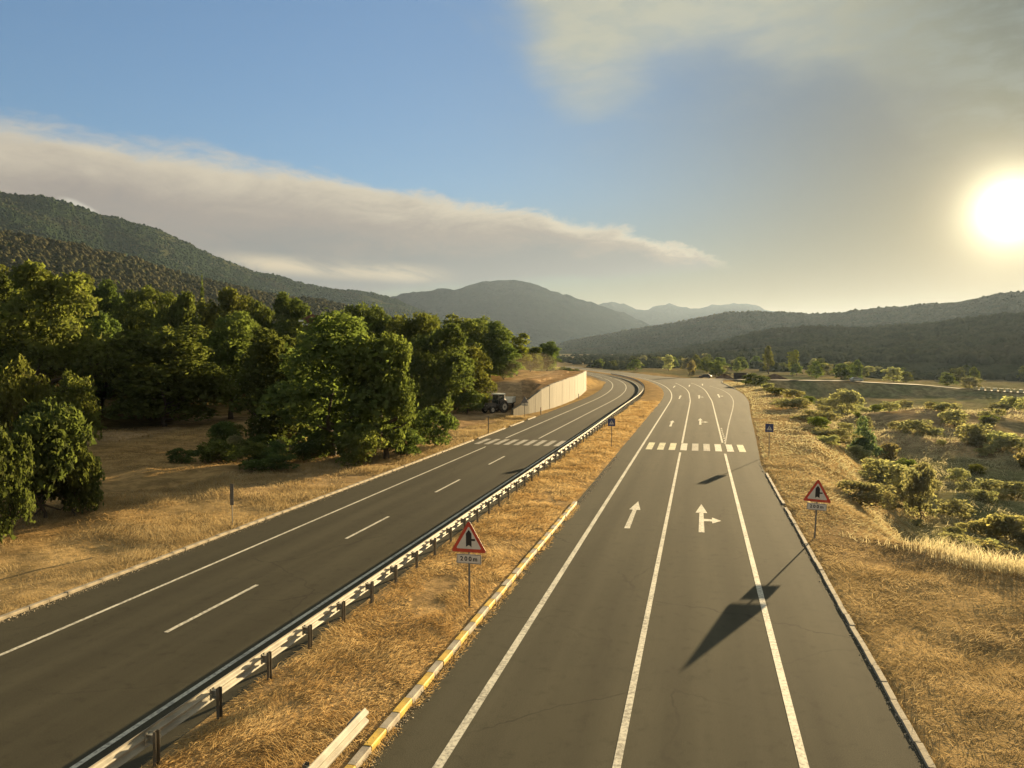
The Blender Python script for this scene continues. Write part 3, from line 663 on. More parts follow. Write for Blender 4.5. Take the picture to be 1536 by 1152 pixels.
class Hill:
    def __init__(s, prof, crest, foot, zf, p=1.25, seed=1, amp=0.1, rough=120.0, wob=0.25):
        a0 = np.array([q[0] for q in prof], float); e0 = np.array([q[1] for q in prof], float); s.a = np.arange(a0[0], a0[-1] + 0.01, 0.1); s.e = np.interp(s.a, a0, e0)
        kn = np.exp(-0.5 * (np.arange(-18, 19) / 6.0) ** 2); s.e = np.convolve(np.pad(s.e, 18, 'edge'), kn / kn.sum(), 'valid')
        s.w = wob * ((fbm(s.a * 0.45 + 50, s.a * 0 + seed, seed, 4) - 0.5) + 0.35 * (fbm(s.a * 2.2 + 50, s.a * 0 + seed, seed + 2, 3) - 0.5))
        s.crest, s.foot, s.zf, s.p, s.seed, s.amp, s.rough = crest, foot, zf, p, seed, amp, rough
    def z(s, az, r):
        zf = np.interp(az, s.zf[0], s.zf[1]) if isinstance(s.zf, tuple) else s.zf
        rc = np.interp(az, s.crest[0], s.crest[1]); rf = np.interp(az, s.foot[0], s.foot[1])
        t = (r - rf) / (rc - rf); el = np.interp(az, s.a, s.e) + np.interp(az, s.a, s.w) * ss(t, 0.45, 1.0); zc = 8 + rc * np.tan(np.radians(el)); x = r * np.sin(np.radians(az)); y = r * np.cos(np.radians(az))
        up = zf + (zc - zf) * np.clip(t, 0, 1) ** s.p
        n = fbm(x / s.rough / 4, y / s.rough / 4, s.seed, 5); rid = 1 - np.abs(2 * fbm(x / s.rough / 6, y / s.rough / 6, s.seed + 5, 4) - 1)
        tt = np.clip(t, 0, 1)
        up = up - (zc - zf) * s.amp * 4 * tt * (1 - tt) * (0.55 * n + 0.9 * (1 - rid) * 1.4)
        back = zc - (zc - zf) * 0.9 * ss(t, 1.0, 1.9)
        z = np.where(t <= 1, up, back) + (n - 0.5) * (zc - zf) * 0.05 + (fbm(x / s.rough, y / s.rough, s.seed + 9, 4) - 0.5) * (zc - zf) * 0.05
        return np.where(t < 0, zf - 12 * np.clip(-t * 8, 0, 1), z)
    def build(s, name, mat, label, da=0.3, nf=46, nb=12):
        az = np.arange(s.a[0], s.a[-1] + 1e-6, da); t = np.concatenate([[-0.12], np.linspace(0, 1, nf), np.linspace(1.05, 1.9, nb)])
        rc = np.interp(az, s.crest[0], s.crest[1]); rf = np.interp(az, s.foot[0], s.foot[1])
        r = rf[None, :] + (rc - rf)[None, :] * t[:, None]; A_ = np.broadcast_to(az[None, :], r.shape); z = s.z(A_, r)
        V = np.stack([r * np.sin(np.radians(A_)), r * np.cos(np.radians(A_)), z], -1).reshape(-1, 3)
        i = np.arange(r.size).reshape(r.shape); F = np.stack([i[:-1, :-1], i[:-1, 1:], i[1:, 1:], i[1:, :-1]], -1).reshape(-1, 4)
        o = link(name, mesh_np(name, V, F[:, ::-1], mat, True)); return tag(o, label, None, None, 'structure')
HL = Hill([(-110, 9.2), (-85, 10.6), (-70, 11.2), (-58, 10.6), (-50, 10.1), (-47.2, 9.98), (-45.2, 10.0), (-43.7, 9.7), (-41.8, 9.08), (-39.5, 8.79), (-38.3, 8.35), (-36.2, 7.37), (-34.1, 6.47), (-32.3, 5.85), (-27.8, 4.9), (-24, 4.48), (-22, 3.92), (-20.1, 3.15), (-17.2, 2.08), (-13.2, 0.99), (-10, 0.2), (-5, -0.9)],
          ([-110, -50, -36, -25, -12], [2100, 2100, 2300, 2600, 2800]), ([-110, -40, -12], [900, 900, 1100]), ([-40, -24, -15], [14, 12, -3]), 1.15, 3, 0.27, 110.0)
HL.build('hill', M_hillL, 'long dark forested hill on the left')
HF = Hill([(-110, 7.5), (-80, 8.2), (-55, 7.9), (-47.3, 7.5), (-45.2, 7.3), (-42.6, 6.9), (-40, 6.3), (-36.7, 5.3), (-34.1, 4.75), (-30.5, 4.2), (-27.8, 3.85), (-24, 3.0), (-20, 1.9), (-16, 0.9), (-13, 0.1), (-8, -1.2)],
          ([-110, -50, -30, -12], [900, 900, 1000, 1000]), ([-110, -12], [330, 380]), ([-40, -24, -15], [14, 10, -3]), 1.2, 9, 0.16, 70.0)
HF.build('foothill', M_hillL, 'lower brownish shoulder in front of the left hill')
HM = Hill([(-40, 2.5), (-30, 3.0), (-25, 3.5), (-22.5, 4.35), (-20.1, 4.77), (-17.1, 5.28), (-14.7, 5.48), (-12.2, 5.34), (-10.2, 4.69), (-8.2, 3.94), (-6.75, 3.35), (-4.8, 2.6), (-2.4, 1.6), (0, 0.7), (2.5, 0.2)],
          ([-40, 3], [4200, 4200]), ([-40, 3], [2400, 2400]), 20, 1.2, 21, 0.24, 300.0, 0.7)
HM.build('mountain', M_mount, 'hazy blue mountain in the centre distance')
HR2 = Hill([(-16, 2.0), (-11.2, 3.07), (-8.2, 3.5), (-6.75, 3.66), (-5.5, 3.73), (-4.3, 3.55), (-2.4, 3.5), (-0.5, 3.45), (0.4, 3.65), (1.6, 3.65), (2.7, 3.76), (4.1, 3.5), (5.2, 3.1), (6.8, 2.8), (9.3, 2.3), (14, 1.6), (22, 1.0)],
           ([-16, 22], [6200, 6200]), ([-16, 22], [3900, 3900]), 34, 1.1, 33, 0.12, 420.0, 0.7)
HR2.build('ridge', M_mount, 'faint far ridge right of the central mountain')
HR = Hill([(-18, -0.8), (-12, 0.35), (-10.7, 0.66), (-9.2, 1.0), (-7.2, 1.4), (-4.3, 1.88), (-2.4, 2.15), (0.4, 2.62), (1.6, 2.92), (2.75, 3.0), (5.45, 2.95), (8.1, 2.82), (11, 3.06), (13.4, 3.13), (16.5, 3.46), (19.9, 3.83), (26, 4.4), (34, 4.8), (48, 4.6), (62, 4.0), (80, 3.4)],
          ([-12, 0, 20, 80], [2300, 2000, 1700, 1700]), ([-12, 0, 20, 80], [1500, 1150, 950, 950]), 8, 1.15, 41, 0.20, 90.0)
HR.build('hill', M_hillR, 'long low wooded hill under the sun on the right')
HQ = Hill([(-14, -0.9), (-6, -0.5), (-2, 0.1), (0, 0.55), (1.85, 0.95), (4.6, 1.5), (7.65, 1.75), (10.2, 1.6), (13.4, 1.8), (16.8, 2.15), (19.9, 2.3), (26, 2.7), (40, 2.8), (60, 2.4), (80, 2.0)],
          ([-9, 0, 20, 80], [1250, 1000, 850, 850]), ([-9, 0, 20, 80], [800, 620, 520, 520]), 3, 1.1, 47, 0.10, 60.0)
HQ.build('foothill', M_hillR, 'low dark rise in front of the right hill')

# ------------------------------------------------------------------ foliage
def leaf_material(name, col, trans, var=0.35):
    m = bpy.data.materials.new(name); m.use_nodes = True; t = NT(m.node_tree)
    for n in list(t.n): t.n.remove(n)
    o = t.node('ShaderNodeOutputMaterial'); df = t.node('ShaderNodeBsdfDiffuse'); tr = t.node('ShaderNodeBsdfTranslucent'); mx = t.node('ShaderNodeMixShader')
    P = t.node('ShaderNodeNewGeometry'); oi = t.node('ShaderNodeObjectInfo')
    n1 = t.noise(P.outputs['Position'], 0.7, 3, 0.6); n2 = t.noise(P.outputs['Position'], 5.0, 2, 0.5)
    lo = tuple(x * (1 - var) for x in col); hi = (min(1, col[0] * (1 + var * 1.3)), col[1] * (1 + var), col[2] * (1 + var * 0.5))
    c = t.mix(t.ss(n1, 0.3, 0.7), lo, hi)
    c = t.mix(t.ss(n2, 0.55, 0.8, 0, 0.5), c, (hi[0] * 1.5, hi[1] * 1.15, hi[2]))
    hs = t.node('ShaderNodeHueSaturation'); t.l.new(c, hs.inputs['Color'])
    t.l.new(t.m('ADD', 0.475, t.m('MULTIPLY', oi.outputs['Random'], 0.045)), hs.inputs['Hue']); t.l.new(t.m('ADD', 0.75, t.m('MULTIPLY', oi.outputs['Random'], 0.5)), hs.inputs['Value'])
    t.l.new(hs.outputs[0], df.inputs[0]); t.l.new(t.mix(1, hs.outputs[0], (1.6, 1.75, 1.0), 'MULTIPLY'), tr.inputs[0])
    mx.inputs[0].default_value = trans; t.l.new(df.outputs[0], mx.inputs[1]); t.l.new(tr.outputs[0], mx.inputs[2]); t.l.new(mx.outputs[0], o.inputs[0])
    return m
L_green = leaf_material('leaf_green', (0.090, 0.114, 0.042), 0.44)
L_dark = leaf_material('leaf_dark', (0.072, 0.094, 0.038), 0.42)
L_olive = leaf_material('leaf_olive', (0.105, 0.122, 0.044), 0.44)
L_lime = leaf_material('leaf_lime', (0.12, 0.13, 0.03), 0.38)
L_brown = leaf_material('leaf_brown', (0.22, 0.20, 0.13), 0.48)
L_blue = leaf_material('leaf_bluegreen', (0.10, 0.14, 0.095), 0.4)
L_scrub = leaf_material('leaf_scrub', (0.22, 0.22, 0.155), 0.5)  # pale grey-green leaves, lightened like the brown ones to imitate glare haze
M_bark = simple('bark', (0.085, 0.062, 0.042), 0.95, 0, 0.4, 5.0, None, 0.6)

def leaf_quads(g, C, N, size, asp=0.6):
    """quads centred on C with normals about N"""
    n = len(C); rd = g.normal(size=(n, 3)); rd /= np.linalg.norm(rd, axis=1)[:, None]
    nn = N * 0.6 + rd * 0.85; nn /= np.linalg.norm(nn, axis=1)[:, None]
    t1 = np.cross(nn, g.normal(size=(n, 3))); t1 /= np.linalg.norm(t1, axis=1)[:, None]; t2 = np.cross(nn, t1)
    s = (size * (0.6 + 0.8 * g.random(n)))[:, None]; a = t1 * s; b = t2 * s * asp
    fold = nn * s * 0.18
    V = np.stack([C - a, C - b * 0.9 + fold, C + a, C + b * 0.9 + fold], 1).reshape(-1, 3)
    return V, np.arange(4 * n).reshape(n, 4)
def crown(seed, lobes, n, size, mat, name='crown', low=-0.55):
    g = np.random.default_rng(seed); lob = np.array(lobes, float)         # x,y,z,rx,rz
    wgt = lob[:, 3] ** 1.5 * lob[:, 4] ** 0.5; wgt /= wgt.sum(); k = g.choice(len(lob), n, p=wgt)
    d = g.normal(size=(n, 3)); d /= np.linalg.norm(d, axis=1)[:, None]; d[:, 2] = np.where(d[:, 2] < low, -d[:, 2] * 0.5, d[:, 2]); d /= np.linalg.norm(d, axis=1)[:, None]
    f1 = fbm(d[:, 0] * 3.1 + k * 3.1 + 40, d[:, 1] * 3.1 + d[:, 2] * 3.7 + 40, seed, 3); f2 = fbm(d[:, 0] * 8 + k * 1.7 + 90, d[:, 1] * 8 + d[:, 2] * 9 + 90, seed + 3, 2)
    lump = 0.62 + 0.55 * f1 + 0.30 * (f2 - 0.4)
    inner = g.random(n); rad = np.where(inner < 0.84, 0.80 + 0.24 * g.random(n), 0.3 + 0.6 * g.random(n)) * lump
    stray = g.random(n); rad = np.where(stray < 0.10, rad * (1.05 + 0.25 * g.random(n)), rad)
    L = lob[k]; C = L[:, :3] + d * np.stack([L[:, 3], L[:, 3], L[:, 4]], 1) * rad[:, None]
    keep = (f2 > 0.36) | (inner > 0.92); C = C[keep]; d = d[keep]
    C = C[C[:, 2] > 0.05]; N = d[:len(C)] + np.array([0, 0, 0.3])
    sz = size * (0.75 + 0.7 * g.random(len(C)) ** 2)
    V, F = leaf_quads(g, C, N / np.linalg.norm(N, axis=1)[:, None], sz)
    return mesh_np(name, V, F, mat, False)
def lobes_for(seed, nl, H, Rr, base, spread=0.62, top=1.0):
    g = np.random.default_rng(seed); out_ = [(0, 0, base + (H - base) * 0.46, Rr * 0.60, (H - base) * 0.40)]
    for k in range(nl):
        a = 2 * math.pi * (k + g.random() * 0.8) * 0.618; f = (k + g.random()) / nl; z = base + (H - base) * (0.06 + 0.84 * f)
        prof = math.sqrt(max(0.05, 1 - ((f - 0.46) / 0.60) ** 2))
        rr = Rr * (spread + 0.14) * prof * (0.35 + 0.65 * math.sqrt(g.random())); sz = Rr * (0.23 + 0.23 * g.random()) * (0.7 + 0.3 * prof)
        out_.append((math.cos(a) * rr, math.sin(a) * rr, z, sz, sz * (0.6 + 0.4 * g.random())))
    for k in range(3):
        out_.append((g.normal() * 0.25 * Rr, g.normal() * 0.25 * Rr, H - Rr * (0.18 + 0.16 * k) * top, Rr * 0.26, Rr * 0.24 * top))
    return out_
def trunk_mesh(seed, lobes, base, rad):
    g = np.random.default_rng(seed); m_ = MB(); top = lobes[0][2]
    pts = [(0, 0, -0.5), (g.normal() * .05, g.normal() * .05, base * 0.5), (g.normal() * .15, g.normal() * .15, base), (g.normal() * .3, g.normal() * .3, (base + top) / 2), (g.normal() * .3, g.normal() * .3, top)]
    m_.tube(pts, [rad * 1.35, rad, rad * 0.85, rad * 0.6, rad * 0.3], 8)
    for x, y, z, rx, rz in lobes[1:10]:
        s0 = Vector(pts[2]).lerp(Vector(pts[4]), min(0.9, max(0.0, (z - base) / max(0.5, top - base) * 0.55)))
        e = Vector((x, y, z)); md = s0.lerp(e, 0.55) + Vector((0, 0, -0.25)); m_.tube([s0, md, e], [rad * 0.45, rad * 0.3, rad * 0.1], 6)
    return m_.mesh('trunk', M_bark, True)
KIND = {}
def tree_kind(key, seed, n, size, mat, H=10.0, Rr=4.0, base=1.6, nl=9, spread=0.62, rad=0.22, low=-0.55, top=1.0):
    lb = lobes_for(seed, nl, H, Rr, base, spread, top); KIND[key] = (crown(seed, lb, n, size, mat, 'crown', low), trunk_mesh(seed, lb, base, rad), H, Rr)
for v in range(3):
    tree_kind('A%d' % v, 100 + v, 15000, 0.18, (L_green, L_green, L_dark)[v], base=0.5, nl=24)
    tree_kind('B%d' % v, 120 + v, 13500, 0.18, (L_dark, L_green, L_dark)[v], base=1.0, nl=22)
    tree_kind('C%d' % v, 140 + v, 12500, 0.18, (L_olive, L_green, L_olive)[v], base=1.3, nl=22, spread=0.7)
    tree_kind('M%d' % v, 160 + v, 5200, 0.27, (L_green, L_dark, L_olive)[v], base=0.8, nl=18)
    tree_kind('N%d' % v, 180 + v, 2000, 0.42, (L_scrub, L_green, L_olive)[v], base=0.4, nl=12)
tree_kind('P0', 171, 3600, 0.2, L_lime, Rr=2.4, base=0.8, nl=10, spread=0.45)
tree_kind('F0', 172, 3000, 0.2, L_dark, Rr=1.8, base=1.0, nl=8, spread=0.3)
def make_tree(name, key, x, y, h, r, label, group=None, sink=0.1):
    cm, tm, H0, R0 = KIND[key]
    t = empty(name, (x, y, gz(x, y) - sink), random.uniform(0, 6.28), label, 'tree', group); s = (r / R0, r / R0, h / H0)
    link('crown', cm, t, scale=s); link('trunk', tm, t, scale=(max(0.7, s[2]), max(0.7, s[2]), s[2])); return t
# conifer-like override for the pointed one
lb = [(0, 0, 1.5 + k * 1.35, 1.75 - k * 0.25, 1.1) for k in range(7)]
KIND['F0'] = (crown(175, lb, 3600, 0.2, L_dark), trunk_mesh(175, lb[:1] + lb[3:5], 1.0, 0.15), 10.0, 1.8)
TREES = [
    (-27.4, 54.0, 11.0, 5.5, 'A', 'tall dense green tree nearest the left road, its crown reaching the ground'),
    (-33.8, 56.6, 10.3, 4.1, 'B', 'broad dark tree just left of the tall roadside tree'),
    (-23.1, 54.1, 9.6, 2.6, 'B', 'green tree on the road side of the tall dense tree'),
    (-57.1, 72.5, 11.1, 7.2, 'A', 'round tree standing alone on the far edge of the dry field'),
    (-66.2, 66.1, 17.0, 6.1, 'C', 'tall yellow green tree at the far left above the shrubs'),
    (-77.0, 69.7, 15.5, 4.5, 'B', 'tall dark tree cut by the left edge behind yellow shrub'),
    (-69.9, 77.6, 12.0, 3.8, 'B', 'olive tree between the tall left tree and the round field tree'),
    (-56.5, 84.0, 13.1, 5.0, 'C', 'dark tree behind the round field tree on the right'),
    (-29.3, 83.4, 11.5, 4.4, 'A', 'leafy tree behind the tractor clearing nearest the bushes'),
    (-35.2, 92.3, 13.3, 4.3, 'B', 'dark crowned tree behind the tall roadside tree'),
    (-31.0, 100.5, 9.2, 3.8, 'C', 'tree with drooping green crown left of the tractor'),
    (-34.0, 123.4, 9.7, 4.7, 'B', 'dark tree on the bank above the tractor'),
    (-32.5, 136.2, 7.8, 3.2, 'P', 'slim light green tree on the bank over the wall'),
    (-34.9, 176.8, 7.2, 4.1, 'B', 'dark round tree at the end of the wood above the wall'),
    (-34.4, 156.3, 5.2, 3.3, 'A', 'green tree between the slim tree and the dark round one'),
    (-31.1, 121.1, 5.9, 3.3, 'A', 'low leafy tree on the bank behind the dusty track'),
    (-50.3, 109.2, 14.3, 4.1, 'B', 'dark tree topping the wood beside the far mountain'),
    (-64.4, 112.9, 15.6, 3.9, 'A', 'tree topping the wood left of the brown shed'),
    (-71.4, 106.0, 16.5, 5.4, 'C', 'broad brownish tree topping the middle of the wood'),
    (-106.9, 148.8, 17.6, 1.3, 'F', 'small pointed conifer on the wood skyline'),
    (-81.1, 98.5, 16.0, 4.5, 'C', 'yellow tinged tree topping the wood left of centre'),
    (-88.7, 99.8, 15.9, 4.3, 'B', 'dark tree topping the wood behind the tall left tree'),
    (-71.1, 93.8, 15.9, 3.8, 'A', 'green tree in the wood behind the round field tree'),
    (-107.7, 102.3, 17.4, 5.4, 'C', 'brownish tree behind the tall left tree on the slope'),
    (-103.2, 108.6, 16.3, 5.1, 'A', 'green tree on the slope above the tall left tree'),
    (-57.5, 93.0, 15.5, 3.8, 'B', 'dark tree in the wood right of the broad brownish one'),
    (-44.7, 83.8, 11.4, 3.2, 'C', 'olive tree below the brown shed in the wood'),
    (-46.6, 112.1, 11.5, 4.2, 'A', 'tree right of the wood top beside the mountain'),
    (-36.5, 114.6, 9.8, 4.0, 'C', 'brownish tree in the wood above the tractor clearing'),
    (-46.7, 127.5, 11.2, 4.0, 'B', 'dark tree on the skyline above the tractor clearing'),
    (-41.8, 144.2, 10.9, 3.9, 'C', 'small olive tree on the skyline near the slim tree'),
]
SHRUBS = [
    (-51.7, 49.1, 7.6, 2.9, 's1', 'yellowish rounded shrub at the left edge below the tall trees'),
    (-52.4, 55.1, 6.2, 2.6, 's1', 'olive shrub between the yellowish shrub and the round field tree'),
    (-30.5, 30.1, 5.5, 2.4, 's2', 'big dark shrub at the left edge of the dry field'),
    (-29.5, 30.9, 3.5, 1.3, 's2', 'dark shrub clump against the big shrub at left'),
    (-29.3, 26.8, 4.9, 1.4, 's2', 'dark green shrub cut by the left edge of the photo'),
    (-30.1, 32.8, 2.7, 0.7, 's1', 'thin olive shrub at the field edge of the big left shrub'),
    (-23.5, 50.4, 2.6, 2.3, 's1', 'grey green bush at the foot of the tall roadside tree'),
    (-22.8, 56.2, 2.3, 2.1, 's3', 'dark bush right of the grey green bush by the road'),
    (-22.0, 62.6, 3.5, 2.1, 's3', 'dark rounded bush nearest the road before the clearing'),
    (-25.1, 65.9, 2.8, 1.8, 's1', 'green bush behind the dark rounded roadside bush'),
    (-27.9, 51.8, 1.9, 2.0, 's3', 'dark low bush under the tall roadside tree'),
    (-32.9, 53.7, 1.7, 1.9, 's3', 'dark low bush at the left foot of the broad tree'),
    (-40.1, 58.1, 2.6, 1.7, 's3', 'low scrub at the field edge under the broad tree'),
    (-29.5, 95.7, 3.1, 2.6, 's3', 'dark bush behind the tractor on its left'),
    (-30.1, 103.8, 1.1, 2.8, 's1', 'olive bush behind the tractor roof'),
    (-31.5, 88.5, 3.0, 2.0, 's1', 'rusty olive bush left of the tractor'),
    (9.7, 50.8, 1.5, 2.1, 's4', 'sunlit bush with pale climbing leaves beyond the right sign'),
    (17.0, 65.9, 4.2, 1.6, 's4', 'grey green upright bush in the scrub valley'),
    (19.2, 99.4, 5.1, 2.2, 's5', 'pointed bluish green bush on the scrub slope'),
    (13.5, 85.7, 1.2, 3.3, 's4', 'wide green bush in front of the pointed one'),
    (15.8, 73.9, 2.7, 3.2, 's4', 'broad green bush above the grey green upright one'),
    (14.2, 102.3, 0.8, 3.3, 's4', 'low green bush right of the right crossing sign'),
    (13.3, 118.6, 0.1, 3.3, 's4', 'low grey green bush near the road widening'),
    (13.9, 209.3, 3.5, 3.8, 's3', 'dark bush at the inner corner of the junction'),
    (30.0, 177.2, 6.0, 4.9, 's4', 'dark bush below the side road in the valley'),
    (14.6, 158.0, -0.0, 2.9, 's1', 'small olive bush on the verge before the junction'),
]

cnt = {}
for (x, y, h, r, kd, lab) in TREES:
    key = kd + str(cnt.get(kd, 0) % (3 if kd in 'ABC' else 1)); cnt[kd] = cnt.get(kd, 0) + 1
    make_tree({'F': 'conifer'}.get(kd, 'broadleaf_tree'), key, x, y, h, r, lab)
# the rest of the wood climbing behind
WOOD_G = 'trees of the dense wood on the left slope'
def near_table(x, y, d):
    return any(math.hypot(x - q[0], y - q[1]) < d for q in TREES)
g = np.random.default_rng(5); placed = []
tries = 0
while len(placed) < 118 and tries < 20000:
    tries += 1
    dpt = g.uniform(96, 330); azm = R(g.uniform(-52, -14)); x, y = dpt * math.sin(azm), dpt * math.cos(azm)
    dl = -20.5 - (x - float(delta(y)))
    if dl < (22 if y < 120 else 15): continue
    if near_table(x, y, 4.5) or abs(math.degrees(math.atan2(x, y)) + 27.9) < 2.2 and dpt < 135: continue
    if any(math.hypot(x - a, y - b) < 6.0 + dpt * 0.012 for a, b in placed): continue
    placed.append((x, y)); h = g.uniform(8.0, 11.5) * (0.62 if y > 150 and dl < 45 else 1.0)
    key = 'M%d' % g.integers(3) if dpt < 190 else 'N%d' % g.integers(3)
    make_tree('broadleaf_tree', key, x, y, h, g.uniform(4.2, 6.4), {'M0': 'mid green tree', 'M1': 'dark green tree', 'M2': 'olive tree', 'N0': 'pale green tree', 'N1': 'green tree', 'N2': 'yellowish olive tree'}[key] + (' in the lower half of the wood on the left' if dpt < 190 else ' high up in the wood below the left hill'), WOOD_G)
# shrubs
def bush_kind(key, seed, n, size, mat, H=3.0, Rr=2.0, nl=14, spread=0.6):
    lb = lobes_for(seed, nl, H, Rr, 0.15, spread); KIND[key] = (crown(seed, lb, n, size, mat, 'foliage', -0.35), trunk_mesh(seed, lb, 0.3, 0.07), H, Rr)
bush_kind('s1', 201, 3800, 0.11, L_olive); bush_kind('s2', 202, 9000, 0.10, L_dark, nl=20); bush_kind('s3', 203, 4200, 0.11, L_dark); bush_kind('s4', 204, 4200, 0.11, L_scrub)
lb = [(0, 0, 0.5, 1.9, 0.6), (0.1, 0, 1.3, 1.2, 0.8), (0, 0.1, 2.2, 0.6, 0.8), (-0.9, 0.2, 1.0, 0.7, 0.6), (0.9, -0.2, 0.9, 0.6, 0.7)]
KIND['s5'] = (crown(205, lb, 4200, 0.11, L_blue, 'foliage'), trunk_mesh(205, lb, 0.3, 0.07), 3.0, 2.0)
bush_kind('s6', 206, 2200, 0.16, L_brown); bush_kind('s7', 207, 1100, 0.2, L_scrub); bush_kind('s8', 208, 1100, 0.2, L_dark)
def make_bush(key, x, y, h, r, label, group=None, name='bush'):
    cm, tm, H0, R0 = KIND[key]
    t = empty(name, (x, y, gz(x, y) - 0.08), random.uniform(0, 6.28), label, 'bush', group)
    link('foliage', cm, t, scale=(r / R0, r / R0, h / H0)); link('stem', tm, t, scale=(r / R0, r / R0, h / H0)); return t
for (x, y, h, r, kd, lab) in SHRUBS: make_bush(kd, x, y, max(h, 0.7, r * (0.75 if x < 0 else 0.5)), r, lab)
# scrub scattered over the valley on the right, the same few kinds again and again
g = np.random.default_rng(11); n_ = 0; tries = 0
while n_ < 190 and tries < 9000:
    tries += 1
    dpt = 40 * (6.5 ** g.random()); azm = R(g.uniform(4, 30)); x, y = dpt * math.sin(azm), dpt * math.cos(azm)
    dr = x - float(delta(y)) - float(edge_right(y))
    if dr < (3.5 if 60 > y > 36 else 6.5) or y > float(side_y(x)) - 9 or (y < 78 and dr < 8.5): continue
    if any(math.hypot(x - q[0], y - q[1]) < 3.0 for q in SHRUBS): continue
    if fbm(x * 0.035, y * 0.035, 61) < 0.33: continue
    n_ += 1; sz = g.uniform(0.45, 1.35) * (1 + dpt / 250)
    kd = ('s4', 's7', 's6', 's7', 's7', 's1')[g.integers(6)] if dpt > 70 else ('s4', 's1', 's6', 's4')[g.integers(4)]
    look = {'s4': 'grey green leafy bush', 's7': 'pale ragged scrub bush', 's6': 'brownish dry bush', 's1': 'small olive bush'}[kd]
    where = ' in the scrub below the right warning sign' if dpt < 62 else ' on the slope right of the crossing' if dpt < 105 else ' in the scrub valley before the side road'
    make_bush(kd, x, y, sz * g.uniform(0.8, 1.4), sz * g.uniform(0.9, 1.4), look + where, 'bushes over the scrub slope')
# undergrowth under the left wood edge
for k in range(95):
    y = g.uniform(44, 92); x = -20.5 - g.uniform(9 if y > 62 else 6.5, 26) ; 
    if y < 66 and x < -37: continue
    if y > 66 and x > -30.5: continue
    kd = ('s3', 's1', 's3', 's6')[g.integers(4)]
    make_bush(kd, x, y, g.uniform(0.9, 2.2), g.uniform(0.9, 1.9), {'s3': 'dark green', 's1': 'olive', 's6': 'brownish'}[kd] + (' low bush under the tall roadside trees' if y < 66 else ' low bush in the wood edge by the tractor clearing'), 'undergrowth along the wood edge')
# valley trees beyond the junction
for (x, y, h, r, lab) in ((30.5, 368, 13, 3.4, 'pale yellow green poplar left of its twin beyond the side road'), (41, 370, 11.5, 3.6, 'pale yellow green poplar right of its twin beyond the side road')): make_tree('poplar', 'P0', x, y, h, r, lab)
make_bush('s6', -3.0, 283, 6.0, 1.7, 'rusty brown upright shrub by the far side of the junction')
g = np.random.default_rng(17); n_ = 0; tries = 0; pl = []
while n_ < 95 and tries < 9000:
    tries += 1
    dpt = g.uniform(300, 640); azm = R(g.uniform(-16, 26)); x, y = dpt * math.sin(azm), dpt * math.cos(azm)
    u = x - float(delta(y))
    if -32 < u < 14 or (y < float(side_y(x)) + 12): continue
    if any(math.hypot(x - a, y - b) < 7 for a, b in pl): continue
    if fbm(x * 0.02, y * 0.02, 71) < 0.42: continue
    pl.append((x, y)); n_ += 1
    kd = 'N%d' % g.integers(3)
    make_tree('broadleaf_tree', kd, x, y, g.uniform(4, 8.5), g.uniform(2.6, 5.0), {'N0': 'pale green', 'N1': 'mid green', 'N2': 'olive'}[kd] + (' small tree in the valley left of the two poplars' if x < 30 * y / 368 else ' small tree in the valley right of the two poplars'), 'trees dotted over the valley')
for k in range(26):
    y = g.uniform(262, 330) ; x = float(delta(y)) - 20.5 - g.uniform(5, 40)
    make_bush('s7' if k % 2 else 's8', x, y, g.uniform(1.5, 3.5), g.uniform(2, 4), 'hazy roadside bush beyond the end of the wall', 'bushes past the left bend')

# ------------------------------------------------------------------ far woods, one mass each
def tuft_mass(name, P, S, mat, label, seed=1, cat='forest'):
    g = np.random.default_rng(seed); n = len(P); k = 6
    a = np.arange(k) * 2 * math.pi / k
    ring = lambda rr, zz: np.stack([np.cos(a) * rr, np.sin(a) * rr, np.full(k, zz)], 1)
    base = np.concatenate([ring(0.85, -0.5), ring(1.0, 0.35), ring(0.62, 0.95), [[0, 0, 1.25]]])
    V = base[None] * (0.82 + 0.36 * g.random((n, len(base), 1))); rot = g.random(n) * 6.28
    c_, s_ = np.cos(rot)[:, None], np.sin(rot)[:, None]; V = np.stack([V[..., 0] * c_ - V[..., 1] * s_, V[..., 0] * s_ + V[..., 1] * c_, V[..., 2] * (0.5 + 0.7 * g.random((n, 1)))], -1)
    V = V * S[:, None, None] + P[:, None, :]
    f = []
    for r_ in (0, k):
        for q in range(k): f += [(r_ + q, r_ + (q + 1) % k, r_ + k + (q + 1) % k), (r_ + q, r_ + k + (q + 1) % k, r_ + k + q)]
    for q in range(k): f.append((2 * k + q, 2 * k + (q + 1) % k, 3 * k))
    F = (np.array(f)[None] + (np.arange(n) * len(base))[:, None, None]).reshape(-1, 3)
    o = link(name, mesh_np(name, V.reshape(-1, 3), F, mat, True)); return tag(o, label, cat, None, 'stuff')
